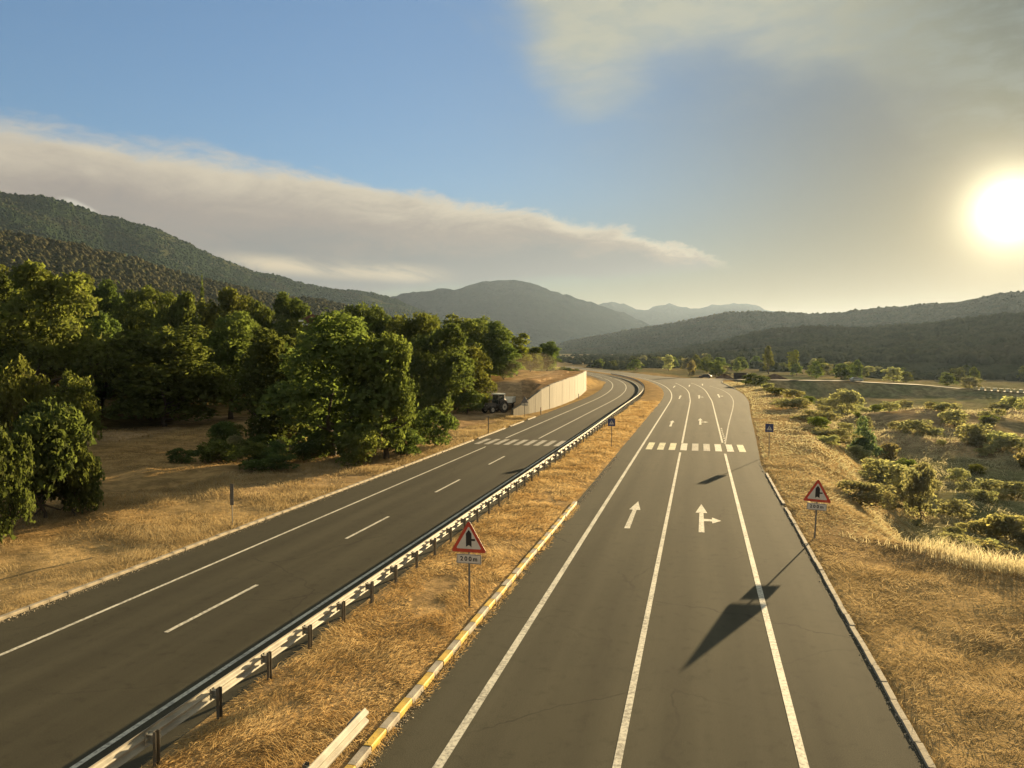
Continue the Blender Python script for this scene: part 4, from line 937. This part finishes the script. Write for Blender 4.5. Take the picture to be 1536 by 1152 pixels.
def canopy_material(name, a, b2):
    m, t, b = mat_new(name); P = t.node('ShaderNodeNewGeometry').outputs['Position']; 
    n = t.noise(P, 0.05, 5, 0.7); n2 = t.noise(P, 0.9, 4, 0.7); n3 = t.noise(P, 0.006, 4, 0.6, 0.5)
    c = t.mix(t.ss(n, 0.35, 0.65), a, b2); c = t.mix(t.ss(n2, 0.4, 0.7, 0, 0.4), c, t.mix(1, c, (0.6, 0.6, 0.6), 'MULTIPLY')); c = t.mix(t.ss(n3, 0.5, 0.64, 0, 0.5), c, (0.065, 0.058, 0.03))
    t.l.new(c, b.inputs['Base Color']); b.inputs['Roughness'].default_value = 1.0; b.inputs['Specular IOR Level'].default_value = 0.0
    bn = t.node('ShaderNodeBump'); bn.inputs['Strength'].default_value = 1.0; bn.inputs['Distance'].default_value = 1.2; t.l.new(n2, bn.inputs['Height']); t.l.new(bn.outputs[0], b.inputs['Normal'])
    return m
M_canL = canopy_material('canopy_left', (0.022, 0.037, 0.017), (0.036, 0.054, 0.023)); M_canF = canopy_material('canopy_shoulder', (0.052, 0.056, 0.028), (0.080, 0.076, 0.040)); M_canR = canopy_material('canopy_right', (0.042, 0.050, 0.022), (0.07, 0.074, 0.034))
def hill_points(hill, n, az0, az1, t0, t1, seed, dens=0.0, dscale=0.004):
    g = np.random.default_rng(seed); az = g.uniform(az0, az1, n); rc = np.interp(az, *hill.crest); rf = np.interp(az, *hill.foot)
    r = np.sqrt(g.uniform((rf + (rc - rf) * t0) ** 2, (rf + (rc - rf) * t1) ** 2)); z = hill.z(az, r)
    x, y = r * np.sin(np.radians(az)), r * np.cos(np.radians(az)); keep = fbm(x * dscale, y * dscale, seed) > dens
    return np.stack([x, y, z], 1)[keep]
g = np.random.default_rng(3)
p = hill_points(HL, 36000, -56, -9.5, 0.02, 1.06, 81, 0.26); tuft_mass('forest', p, 1.8 + 2.8 * g.random(len(p)) ** 2, M_canL, 'dense forest covering the long left hill', 1)
p = hill_points(HF, 17000, -56, -12.5, 0.02, 1.05, 82, 0.44); tuft_mass('forest', p, 1.4 + 2.2 * g.random(len(p)) ** 2, M_canF, 'patchy wood on the lower shoulder of the left hill', 2)
p = hill_points(HR, 30000, -11.5, 26, 0.02, 1.05, 83, 0.32); tuft_mass('forest', p, 1.8 + 2.8 * g.random(len(p)) ** 2, M_canR, 'dense wood covering the long right hill', 3)
p = hill_points(HQ, 10000, -8.5, 27, 0.0, 1.05, 84, 0.34); tuft_mass('forest', p, g.uniform(2.2, 4.4, len(p)), M_canR, 'wood on the low rise in front of the right hill', 4)
n = 5200; az = g.uniform(-15, 27, n); r = g.uniform(420, 1100, n); x, y = r * np.sin(np.radians(az)), r * np.cos(np.radians(az)); u = x - delta(y)
k = (fbm(x * 0.010, y * 0.018, 91) > 0.50) & ~((u > -30) & (u < 14) & (y < 660)); z = ground_z(x, y)
tuft_mass('hedgerows', np.stack([x, y, z], 1)[k], g.uniform(1.6, 3.8, k.sum()), M_canR, 'far hedges and tree belts across the valley fields', 5, 'hedges')
n = 3600; az = g.uniform(-55, -12, n); r = g.uniform(190, 420, n); x, y = r * np.sin(np.radians(az)), r * np.cos(np.radians(az)); dl = -20.5 - (x - delta(y)); k = dl > 34; z = ground_z(x, y)
tuft_mass('undergrowth', np.stack([x, y, z], 1)[k], g.uniform(1.8, 4.2, k.sum()), M_canL, 'thick undergrowth filling the left wood', 6, 'undergrowth')

# ------------------------------------------------------------------ dry grass
def grass_material(name, col, col2, trans=0.35):
    m = bpy.data.materials.new(name); m.use_nodes = True; t = NT(m.node_tree)
    for n in list(t.n): t.n.remove(n)
    o = t.node('ShaderNodeOutputMaterial'); df = t.node('ShaderNodeBsdfDiffuse'); tr = t.node('ShaderNodeBsdfTranslucent'); mx = t.node('ShaderNodeMixShader')
    P = t.node('ShaderNodeNewGeometry').outputs['Position']; n1 = t.noise(P, 0.45, 5, 0.65, 0.3); n2 = t.noise(P, 14, 2, 0.6)
    c = t.mix(t.ss(n1, 0.36, 0.66), col, col2); c = t.mix(t.ss(n2, 0.4, 0.7, 0, 0.7), c, t.mix(1, c, (1.45, 1.4, 1.25), 'MULTIPLY'))
    t.l.new(c, df.inputs[0]); t.l.new(c, tr.inputs[0]); mx.inputs[0].default_value = trans
    t.l.new(df.outputs[0], mx.inputs[1]); t.l.new(tr.outputs[0], mx.inputs[2]); t.l.new(mx.outputs[0], o.inputs[0]); return m
M_straw = grass_material('dry_straw', (0.42, 0.285, 0.125), (0.60, 0.455, 0.235))
M_straw2 = grass_material('pale_dry_grass', (0.42, 0.29, 0.13), (0.58, 0.45, 0.22), 0.45)
M_tallg = grass_material('bleached_grass', (0.42, 0.37, 0.22), (0.58, 0.52, 0.34), 0.5)
M_scrubg = grass_material('grey_scrub_grass', (0.30, 0.275, 0.16), (0.46, 0.41, 0.25), 0.45)
M_field = grass_material('field_grass', (0.28, 0.19, 0.085), (0.42, 0.29, 0.135), 0.35)
M_brown = grass_material('brown_grass', (0.30, 0.225, 0.115), (0.46, 0.36, 0.20), 0.35)
def blades(name, X, Y, Z, L, W, up, mat, label, seed, swirl=0.35):
    """thin bent blades; up = 0 lying, 1 upright"""
    g = np.random.default_rng(seed); n = len(X)
    a = g.random(n) * 6.28 * 0.45 + 6.28 * 1.2 * fbm(X * swirl, Y * swirl, seed, 2); lean = np.stack([np.cos(a), np.sin(a), np.zeros(n)], 1)
    u = np.clip(up + g.normal(size=n) * 0.18, 0.04, 1)[:, None]
    d = lean * (1 - u) + np.array([0, 0, 1.0]) * u; d /= np.linalg.norm(d, axis=1)[:, None]
    sd = np.cross(d, g.normal(size=(n, 3))); sd /= np.linalg.norm(sd, axis=1)[:, None]; sd = sd * (W * 0.5)[:, None]
    B = np.stack([X, Y, Z - 0.02], 1); l = L[:, None]; mid = B + d * l * 0.55; tip = mid + (d * 0.6 + lean * 0.35 + np.array([0, 0, -0.15])) * l * 0.5
    V = np.stack([B - sd, B + sd, mid + sd * 0.8, mid - sd * 0.8, tip], 1).reshape(-1, 3)
    b = (np.arange(n) * 5)[:, None]; F = np.concatenate([b + [0, 1, 2], b + [0, 2, 3], b + [3, 2, 4]])
    return tag(link(name, mesh_np(name, V, F, mat)), label, 'grass', None, 'stuff')
g = np.random.default_rng(23)
def area(n, y0, y1, xf, pw=2.2):
    t = g.random(n); y = y0 * (y1 / y0) ** (t ** 1.0) if pw else y0 + (y1 - y0) * t; x = xf(y, g.random(n)); return x, y
# median
x, y = area(120000, 11, 130, lambda y, q: -10.38 + 3.86 * q + delta(y))
k = (np.clip((-6.5 - (x - delta(y))) / 0.6, 0, 1) > g.random(len(x)) * 0.9) & (np.clip(((x - delta(y)) + 10.4) / 0.5, 0.1, 1) > g.random(len(x)))
k &= fbm(x * 0.7, y * 0.45, 57) > 0.30; x, y = x[k], y[k]; q = (x - delta(y) + 10.44) / 4.0; z = 0.03 + 0.13 * np.sin(np.pi * np.clip(q, 0, 1)) ** 0.6
f = np.maximum(1, y / 24); hump = fbm(x * 0.8, y * 0.8, 55)
blades('dry_grass', x, y, z, (0.14 + 0.22 * g.random(len(x)) * hump * 1.6) * f ** 0.25, 0.011 * f, 0.10 + 0.35 * hump, M_straw, 'mown straw coloured grass on the median strip', 31, 0.55)
# left verge
x, y = area(90000, 15, 96, lambda y, q: -20.62 - q ** 1.6 * np.interp(y, [15, 45, 60, 96], [13, 9, 4, 5]))
hump = fbm(x * 0.35, y * 0.35, 57); k = (hump > 0.30 + 0.25 * g.random(len(x))) & (g.random(len(x)) < np.clip((-20.6 - x) / 0.8, 0.15, 1)); x, y, hump = x[k], y[k], hump[k]; z = ground_z(x, y); f = np.maximum(1, y / 26)
blades('dry_grass', x, y, z, (0.16 + 0.5 * g.random(len(x)) * np.clip(hump - 0.3, 0, 1) * 2.2), 0.012 * f, 0.45 + 0.3 * hump, M_brown, 'rough golden grass along the left verge', 32)
x, y = area(60000, 22, 80, lambda y, q: -23 - q * 36); hump = fbm(x * 0.2, y * 0.2, 58); k = (hump > 0.42) & ~((x > -30) & (y > 62)); x, y = x[k], y[k]; z = ground_z(x, y); f = np.maximum(1, y / 24)
blades('field_grass', x, y, z, 0.12 + 0.2 * g.random(len(x)), 0.014 * f, np.full(len(x), 0.4), M_field, 'short brown grass over the shaded field', 33)
# right verge and the scrub slope
x, y = area(110000, 11, 62, lambda y, q: 4.52 + q * np.interp(y, [11, 26, 34, 42, 62], [12, 12, 8, 4, 7])); er = edge_right(y)
hump = fbm(x * 0.5, y * 0.5, 59); k = (x > er + 0.12) & (hump + 0.1 * g.random(len(x)) > 0.36); x, y, hump = x[k], y[k], hump[k]; z = ground_z(x, y); f = np.maximum(1, y / 24)
blades('dry_grass', x, y, z, (0.10 + 0.18 * g.random(len(x))) * (0.6 + hump), 0.011 * f, 0.10 + 0.35 * hump, M_brown, 'trampled dry grass on the right verge', 34, 0.6)
# tall pale grass on the crest of the right verge
x, y = area(26000, 27, 37, lambda y, q: 6.2 + q * 11.5, 0); hump = fbm(x * 0.4, y * 0.5, 60)
yc = np.interp(x, [5, 7.5, 10, 12, 18], [37.5, 34.6, 33.2, 32.5, 31.0]); dist_ = np.abs(y - yc)
k = (dist_ < (0.3 + 2.6 * ss(x, 7.5, 10.5)) * (0.3 + 0.9 * hump)) & (g.random(len(x)) < 0.25 + 0.75 * ss(x, 8, 11)); x, y = x[k], y[k]; z = ground_z(x, y)
blades('tall_grass', x, y, z, (0.25 + 0.95 * g.random(len(x)) ** 1.6) * np.interp(x, [6, 10, 14], [0.4, 1.0, 1.15]) * (0.6 + 0.7 * fbm(x * 1.1, y * 1.1, 88)), np.full(len(x), 0.016), np.full(len(x), 0.85), M_tallg, 'tall pale grass on the crest of the right verge', 35)
x, y = area(70000, 36, 230, lambda y, q: edge_right(y) + delta(y) + 0.3 + q ** 1.3 * np.interp(y, [36, 100, 230], [34, 55, 60])); hump = fbm(x * 0.12, y * 0.12, 63)
k = (hump > 0.36) & (y < side_y(x) - 7); x, y, hump = x[k], y[k], hump[k]; z = ground_z(x, y); f = np.maximum(1, y / 22)
dq = np.clip((x - edge_right(y) - delta(y) - 0.1) / 8.0, 0, 1); kk = dq > 0.005; x, y, z, f, hump, dq = x[kk], y[kk], z[kk], f[kk], hump[kk], dq[kk]
blades('scrub_grass', x, y, z, (0.10 + (0.1 + 0.5 * dq) * g.random(len(x)) * hump) * f ** 0.4, 0.013 * f, 0.2 + 0.3 * dq, M_scrubg, 'dry grass between the bushes of the right slope', 36)

# grit, clods and litter along the road edges
def grit(name, X, Y, Z, S, mat, label, seed):
    g = np.random.default_rng(seed); n = len(X); o8 = np.array([[1, 0, 0], [-1, 0, 0], [0, 1, 0], [0, -1, 0], [0, 0, 0.7], [0, 0, -0.5]], float)
    f8 = np.array([[0, 2, 4], [2, 1, 4], [1, 3, 4], [3, 0, 4], [2, 0, 5], [1, 2, 5], [3, 1, 5], [0, 3, 5]])
    V = o8[None] * (0.6 + 0.8 * g.random((n, 6, 1))) * S[:, None, None] + np.stack([X, Y, Z], 1)[:, None, :] + g.normal(size=(n, 6, 3)) * S[:, None, None] * 0.15
    F = (f8[None] + (np.arange(n) * 6)[:, None, None]).reshape(-1, 3)
    return tag(link(name, mesh_np(name, V.reshape(-1, 3), F, mat)), label, 'gravel', None, 'stuff')
M_grit = simple('grit', (0.44, 0.36, 0.25), 0.95, 0, 0.4, 3)
gr = np.random.default_rng(77)
y = 11 * (60 / 11) ** gr.random(9000); sel = gr.random(9000)
x = np.where(sel < 0.35, -6.31 + np.abs(gr.normal(size=9000)) * 0.10, np.where(sel < 0.42, 4.31 - np.abs(gr.normal(size=9000)) * 0.04, np.where(sel < 0.75, -20.33 + np.abs(gr.normal(size=9000)) * 0.12, np.where(sel < 0.88, 4.7 + gr.random(9000) * 9, -21 - gr.random(9000) * 5))))
z = np.where((x > -20.4) & (x < 4.4), 0.004, ground_z(x, y) + 0.01)
grit('gravel', x, y, z, (0.008 + 0.022 * gr.random(9000) ** 3) * np.maximum(1, y / 30), M_grit, 'grit and small clods along the kerbs and verges', 78)
y = 11 * (40 / 11) ** gr.random(5000); x = -6.30 + np.abs(gr.normal(size=5000)) * 0.09; kk = fbm(x * 0 + 3.3, y * 0.9, 79) > 0.42
x, y = x[kk], y[kk]; blades('kerb_weeds', x, y, np.full(len(x), 0.0), 0.08 + 0.12 * gr.random(len(x)), 0.011 * np.maximum(1, y / 24), np.full(len(x), 0.4), M_straw, 'dry weeds along the foot of the yellow kerb', 80)

# ------------------------------------------------------------------ tractor, trailer, cars, shed
M_body = simple('tractor_body', (0.09, 0.075, 0.065), 0.5, 0.1, 0.3, 3, (0.10, 0.075, 0.05)); M_roof = simple('cab_roof', (0.80, 0.77, 0.68), 0.5, 0, 0.1, 3)
M_tyre = simple('tyre', (0.03, 0.027, 0.025), 0.95, 0, 0.3, 6, (0.12, 0.09, 0.06)); M_rim = simple('rim', (0.55, 0.50, 0.42), 0.5, 0.2, 0.15, 5)
M_tin = simple('trailer_sheet', (0.82, 0.80, 0.74), 0.5, 0.0, 0.12, 2, (0.42, 0.36, 0.28)); M_chas = simple('chassis', (0.06, 0.045, 0.035), 0.8, 0, 0.3, 4)
mg, t_, b_g = mat_new('glass'); b_g.inputs['Base Color'].default_value = (0.05, 0.06, 0.06, 1); b_g.inputs['Roughness'].default_value = 0.08; b_g.inputs['Alpha'].default_value = 0.55
def wheel(parent, x, y, r, wd, rim=M_rim):
    m_ = MB(); pr = [(-wd / 2, r * 0.55), (-wd / 2, r * 0.92), (-wd * 0.36, r), (wd * 0.36, r), (wd / 2, r * 0.92), (wd / 2, r * 0.55)]; n = 20
    for a_ in range(n):
        an = 2 * math.pi * a_ / n; m_.v += [(x + q, y + math.cos(an) * rr, r + math.sin(an) * rr) for q, rr in pr]
    k_ = len(pr)
    for a_ in range(n):
        for q in range(k_): m_.f.append((a_ * k_ + q, a_ * k_ + (q + 1) % k_, ((a_ + 1) % n) * k_ + (q + 1) % k_, ((a_ + 1) % n) * k_ + q))
    wv = m_.build('wheel', M_tyre, parent, smooth=False)
    MB().tube([(x - wd * 0.4, y, r), (x + wd * 0.4, y, r)], r * 0.56, 14).build('rim', rim, wv)
    MB().tube([(x - wd * 0.52, y, r), (x + wd * 0.52, y, r)], r * 0.16, 8).build('hub', M_chas, wv)
    return wv
tx, ty = -26.3, 99.3; trz = R(150)                 # tractor nose towards local +y
tr = empty('tractor', (tx, ty, gz(tx, ty) + 0.0), trz, 'dark tractor with pale cab roof on the dirt track', 'tractor')
MB().box((0, 1.35, 1.05), (0.72, 1.7, 0.62), 0, 0.92).box((0, 2.22, 0.98), (0.66, 0.10, 0.55)).box((0, 2.32, 0.62), (0.5, 0.35, 0.3)).build('hood', M_body, tr, bevel=0.04)
MB().box((0, 0.6, 0.72), (0.42, 3.2, 0.34)).box((0, 1.75, 0.5), (1.3, 0.16, 0.16)).box((0, -0.35, 0.8), (1.3, 0.3, 0.3)).build('chassis', M_chas, tr)
cab = MB()
for sx_ in (-1, 1):
    for (y0_, y1_, w0, w1) in ((0.52, 0.30, 0.62, 0.58), (-0.75, -0.62, 0.66, 0.6)): cab.tube([(sx_ * w0, y0_, 1.0), (sx_ * w1, y1_, 2.45)], 0.045, 6)
cab.box((0, -0.12, 0.98), (1.35, 1.5, 0.16)); cab.build('cab_frame', M_body, tr)
gl = MB(); gl.box((0, 0.40, 1.75), (1.1, 0.02, 1.25)); gl.box((0, -0.69, 1.75), (1.1, 0.02, 1.25)); gl.box((-0.61, -0.13, 1.75), (0.02, 0.95, 1.25)); gl.box((0.61, -0.13, 1.75), (0.02, 0.95, 1.25)); gl.build('window', mg, tr)
MB().box((0, -0.15, 2.52), (1.45, 1.45, 0.16), 0, 0.9).build('cab_roof', M_roof, tr, bevel=0.05)
MB().box((0, -0.35, 1.25), (0.5, 0.5, 0.16)).box((0, -0.58, 1.55), (0.5, 0.12, 0.55)).build('seat', M_chas, tr, bevel=0.03)
for sx_ in (-1, 1):
    wheel(tr, sx_ * 0.78, -0.35, 0.80, 0.42); wheel(tr, sx_ * 0.72, 1.75, 0.50, 0.30)
    MB().tube([(sx_ * 0.78, 0.42, 1.15), (sx_ * 0.78, 0.15, 1.62), (sx_ * 0.78, -0.35, 1.74), (sx_ * 0.78, -0.95, 1.55)], [0.05, 0.2, 0.22, 0.05], 6).build('mudguard', M_body, tr)
    MB().tube([(sx_ * 0.24, 2.27, 1.05), (sx_ * 0.24, 2.31, 1.05)], 0.09, 10).build('headlight', M_rim, tr)
MB().tube([(0.32, 1.2, 1.35), (0.32, 1.2, 2.25), (0.32, 1.1, 2.35)], 0.045, 8).build('exhaust', M_chas, tr)
hx, hy = math.sin(-trz + math.pi), math.cos(-trz + math.pi)
bx_, by_ = tx + 0.35, ty + 3.7
tl = empty('farm_trailer', (bx_, by_, gz(bx_, by_)), R(186), 'white sided farm trailer hitched behind the tractor', 'trailer')
MB().box((0, 0, 0.85), (1.9, 3.2, 0.12)).box((0, 2.0, 0.7), (0.12, 1.6, 0.12)).box((0, -0.3, 0.5), (1.5, 0.12, 0.12)).build('chassis', M_chas, tl)
for sx_ in (-1, 1):
    for q in range(3): MB().box((sx_ * 0.95, 0, 1.06 + q * 0.24), (0.05, 3.2, 0.22)).build('side_board', M_tin, tl)
    wheel(tl, sx_ * 0.78, -0.3, 0.42, 0.26)
for sy_ in (-1, 1): MB().box((0, sy_ * 1.6, 1.28), (1.85, 0.05, 0.68)).build('end_board', M_tin, tl)
ST = MB()
for sx_ in (-1, 1):
    for q in (-1.5, -0.5, 0.5, 1.5): ST.box((sx_ * 0.99, q, 1.2), (0.04, 0.06, 0.8))
ST.build('stake', M_chas, tl)

def car(label, x, y, rz, col, z=None, name='parked_car', van=False):
    mt = simple('car_paint_' + name, col, 0.3, 0.2, 0.05, 2)
    c_ = empty(name, (x, y, gz(x, y) + 0.05 if z is None else z), rz, label, 'car')
    side = [(-2.1, 0.28), (2.05, 0.28), (2.12, 0.6), (1.95, 0.82), (1.0, 0.95), (0.35, 1.42), (-1.2, 1.46), (-1.85, 1.0), (-2.15, 0.9), (-2.18, 0.45)]
    body = MB(); body.prism(side, 'x', -0.84, 0.84); body.build('body', mt, c_, bevel=0.06)
    for sx_ in (-1, 1):
        MB().prism([(0.85, 0.97), (0.30, 1.36), (-1.15, 1.39), (-1.65, 1.02)], 'x', sx_ * 0.845 - 0.01, sx_ * 0.845 + 0.01).build('window', mg, c_)
        for yy in (-1.3, 1.3): wheel(c_, sx_ * 0.76, yy, 0.31, 0.2)
        MB().box((sx_ * 0.62, 2.1, 0.66), (0.32, 0.08, 0.14)).build('headlight', M_rim, c_); MB().box((sx_ * 0.66, -2.15, 0.78), (0.26, 0.06, 0.16)).build('taillight', M_red, c_)
        MB().box((sx_ * 0.92, 0.75, 1.0), (0.16, 0.1, 0.11)).build('mirror', mt, c_)
    MB().prism([(-0.7, 0.0), (0.7, 0.0), (0.6, 0.62), (-0.6, 0.62)], 'y', -0.008, 0.008).build('windscreen', mg, c_, (0, 0.98, 0.98), (R(-55), 0, 0))
    MB().prism([(-0.7, 0.0), (0.7, 0.0), (0.6, 0.52), (-0.6, 0.52)], 'y', -0.008, 0.008).build('rear_window', mg, c_, (0, -1.84, 1.03), (R(55), 0, 0))
    return c_
car('dark parked car with a bright sun glint left of the mounds by the junction', 1.8, 277.5, R(80), (0.05, 0.045, 0.045))
car('silver car driving on the pale side road', 53.5, float(side_y(53.5)) + 1.8, R(-82), (0.45, 0.45, 0.43), float(side_z(53.5)), 'car')
car('small white car far off on the left road bend', -48.0, 500.0, R(22), (0.75, 0.74, 0.70), 0.01, 'car')
def mound(label, x, y, lx, ly, h, seed):
    n, k_ = 14, 28; V = []
    for i_ in range(n + 1):
        f_ = i_ / n
        for j in range(k_):
            a_ = 2 * math.pi * j / k_; q = 1 + 0.25 * (float(fbm(np.array([math.cos(a_) * 1.3 + seed]), np.array([math.sin(a_) * 1.3 + f_ * 2]), seed)[0]) - 0.5)
            V.append((math.cos(a_) * lx * f_ * q, math.sin(a_) * ly * f_ * q, h * (1 - f_ ** 1.4) * q - 0.25 * f_))
    i2 = np.arange((n + 1) * k_).reshape(n + 1, k_); F = np.stack([i2[:-1], i2[1:], np.roll(i2[1:], -1, 1), np.roll(i2[:-1], -1, 1)], -1).reshape(-1, 4)
    o = link('earth_mound', mesh_np('earth_mound', V, F, M_mound, True), None, (x, y, gz(x, y))); tag(o, label, 'mound')
M_mound = ground_material('mound_soil', False, (0.16, 0.105, 0.07))
mound('reddish earth mound between the dark car and the small shelter', 8.2, 279, 3.6, 2.2, 1.6, 3); mound('long earth mound with pale top right of the junction bush', 25.5, 283, 5.2, 2.6, 2.0, 5)
sh = empty('roadside_shelter', (13.6, 275.5, gz(13.6, 275.5)), R(6), 'small dark roadside shelter with one pale post at the junction', 'shelter')
MB().box((0, 0, 2.15), (4.6, 2.4, 0.14)).build('roof', M_chas, sh, (0, 0, 0), (R(-4), 0, 0)); MB().box((0, 1.1, 1.05), (4.3, 0.1, 2.1)).build('back_wall', M_chas, sh)
for sx_, mt in ((-2.1, M_chas), (2.1, M_tin)): MB().box((sx_, -1.05, 1.05), (0.18, 0.18, 2.1)).build('post', mt, sh)
MB().box((0, 0.75, 0.45), (3.6, 0.4, 0.08)).build('bench', M_chas, sh)
M_shedw = simple('rust_brown_boards', (0.16, 0.075, 0.05), 0.9, 0, 0.35, 3); M_pale = simple('pale_concrete', (0.45, 0.42, 0.37), 0.9, 0, 0.15, 3)
hx_, hy_ = -54.8, 101.9; hz = gz(hx_, hy_)
sd = empty('shed', (hx_, hy_, hz), R(25), 'rusty brown shed with pale sheets among the treetops', 'shed')
MB().box((0, 0, 6.5), (2.6, 2.6, 13.0)).build('wall', M_shedw, sd)
MB().prism([(-1.5, 13.0), (1.5, 13.0), (0, 13.7)], 'y', -1.5, 1.5).build('roof', M_shedw, sd); MB().box((-0.9, -1.5, 12.2), (1.0, 0.35, 0.25)).build('awning', M_roof, sd); MB().box((-1.6, -1.2, 12.7), (0.7, 0.4, 0.25)).build('awning', M_roof, sd)
pz = empty('utility_pole', (-52.8, 101.5, gz(-52.8, 101.5)), 0, 'pale concrete pole beside the rusty shed in the wood', 'pole')
MB().tube([(0, 0, -0.5), (0, 0, 14.0)], [0.30, 0.22], 8).build('mast', M_pale, pz); MB().box((0, 0, 13.4), (1.1, 0.14, 0.14)).build('crossarm', M_pale, pz); MB().tube([(0.5, 0, 13.45), (0.5, 0, 13.75)], 0.08, 6).build('insulator', M_roof, pz)
# parapet rail of the side road bridge
gb = empty('bridge_parapet', (97, float(side_y(97)) - 4.4, float(side_z(97))), 0, 'low yellow and white parapet of the side road bridge', 'parapet')
bx0, by0, bz0 = gb.location; pm1 = MB().box((0, 0, 0.5), (1.22, 0.3, 1.0)).mesh('parapet_block', simple('parapet_white', (0.56, 0.49, 0.30), 0.7)); pm2 = MB().box((0, 0, 0.5), (1.22, 0.3, 1.0)).mesh('parapet_block', simple('parapet_yellow', (0.56, 0.44, 0.19), 0.7))
for k in range(40):
    xx = 90.5 + k * 1.62; yy = float(side_y(xx)) - 4.4; an = math.atan2(float(side_y(xx + 1) - side_y(xx)), 1.0)
    link('parapet_block', pm1 if k % 2 else pm2, gb, (xx - bx0, yy - by0, float(side_z(xx)) - bz0 - 0.02), (0, 0, an))
guardrail('low steel guardrail at the crown of the pale side road', lambda x: 0, 0, 0.1, 1, 4, 0.8, 0.3) if False else None

# ------------------------------------------------------------------ dust trail behind the tractor
bm = bmesh.new(); bmesh.ops.create_icosphere(bm, subdivisions=3, radius=1.0); me = bpy.data.meshes.new('dust'); bm.to_mesh(me); bm.free()
m = bpy.data.materials.new('dust_air'); m.use_nodes = True; t = NT(m.node_tree)
for n in list(t.n): t.n.remove(n)
o = t.node('ShaderNodeOutputMaterial'); pv = t.node('ShaderNodeVolumePrincipled')
pv.inputs['Color'].default_value = (0.85, 0.72, 0.55, 1); pv.inputs['Density'].default_value = 0.0028; pv.inputs['Anisotropy'].default_value = 0.3
t.l.new(pv.outputs[0], o.inputs['Volume']); me.materials.append(m)
tag(link('dust', me, None, (-26.8, 124, 5.0), (R(2), 0, R(2)), (5.0, 13, 3.4)), 'faint brown dust hanging over the track behind the tractor', 'dust', None, 'stuff')

# ------------------------------------------------------------------ air
hz_me = MB().box((0, 1500, 216), (17000, 17000, 460)).mesh('haze', M_black)
hz_me.materials.clear(); m = bpy.data.materials.new('haze_air'); m.use_nodes = True; t = NT(m.node_tree)
for n in list(t.n): t.n.remove(n)
o = t.node('ShaderNodeOutputMaterial'); pv = t.node('ShaderNodeVolumePrincipled')
pv.inputs['Color'].default_value = (0.53, 0.70, 1.0, 1); pv.inputs['Density'].default_value = 3.0e-5; pv.inputs['Anisotropy'].default_value = 0.44
t.l.new(pv.outputs[0], o.inputs['Volume']); hz_me.materials.append(m)
tag(link('haze', hz_me), 'thin smoky haze filling the valley air', None, None, 'stuff')
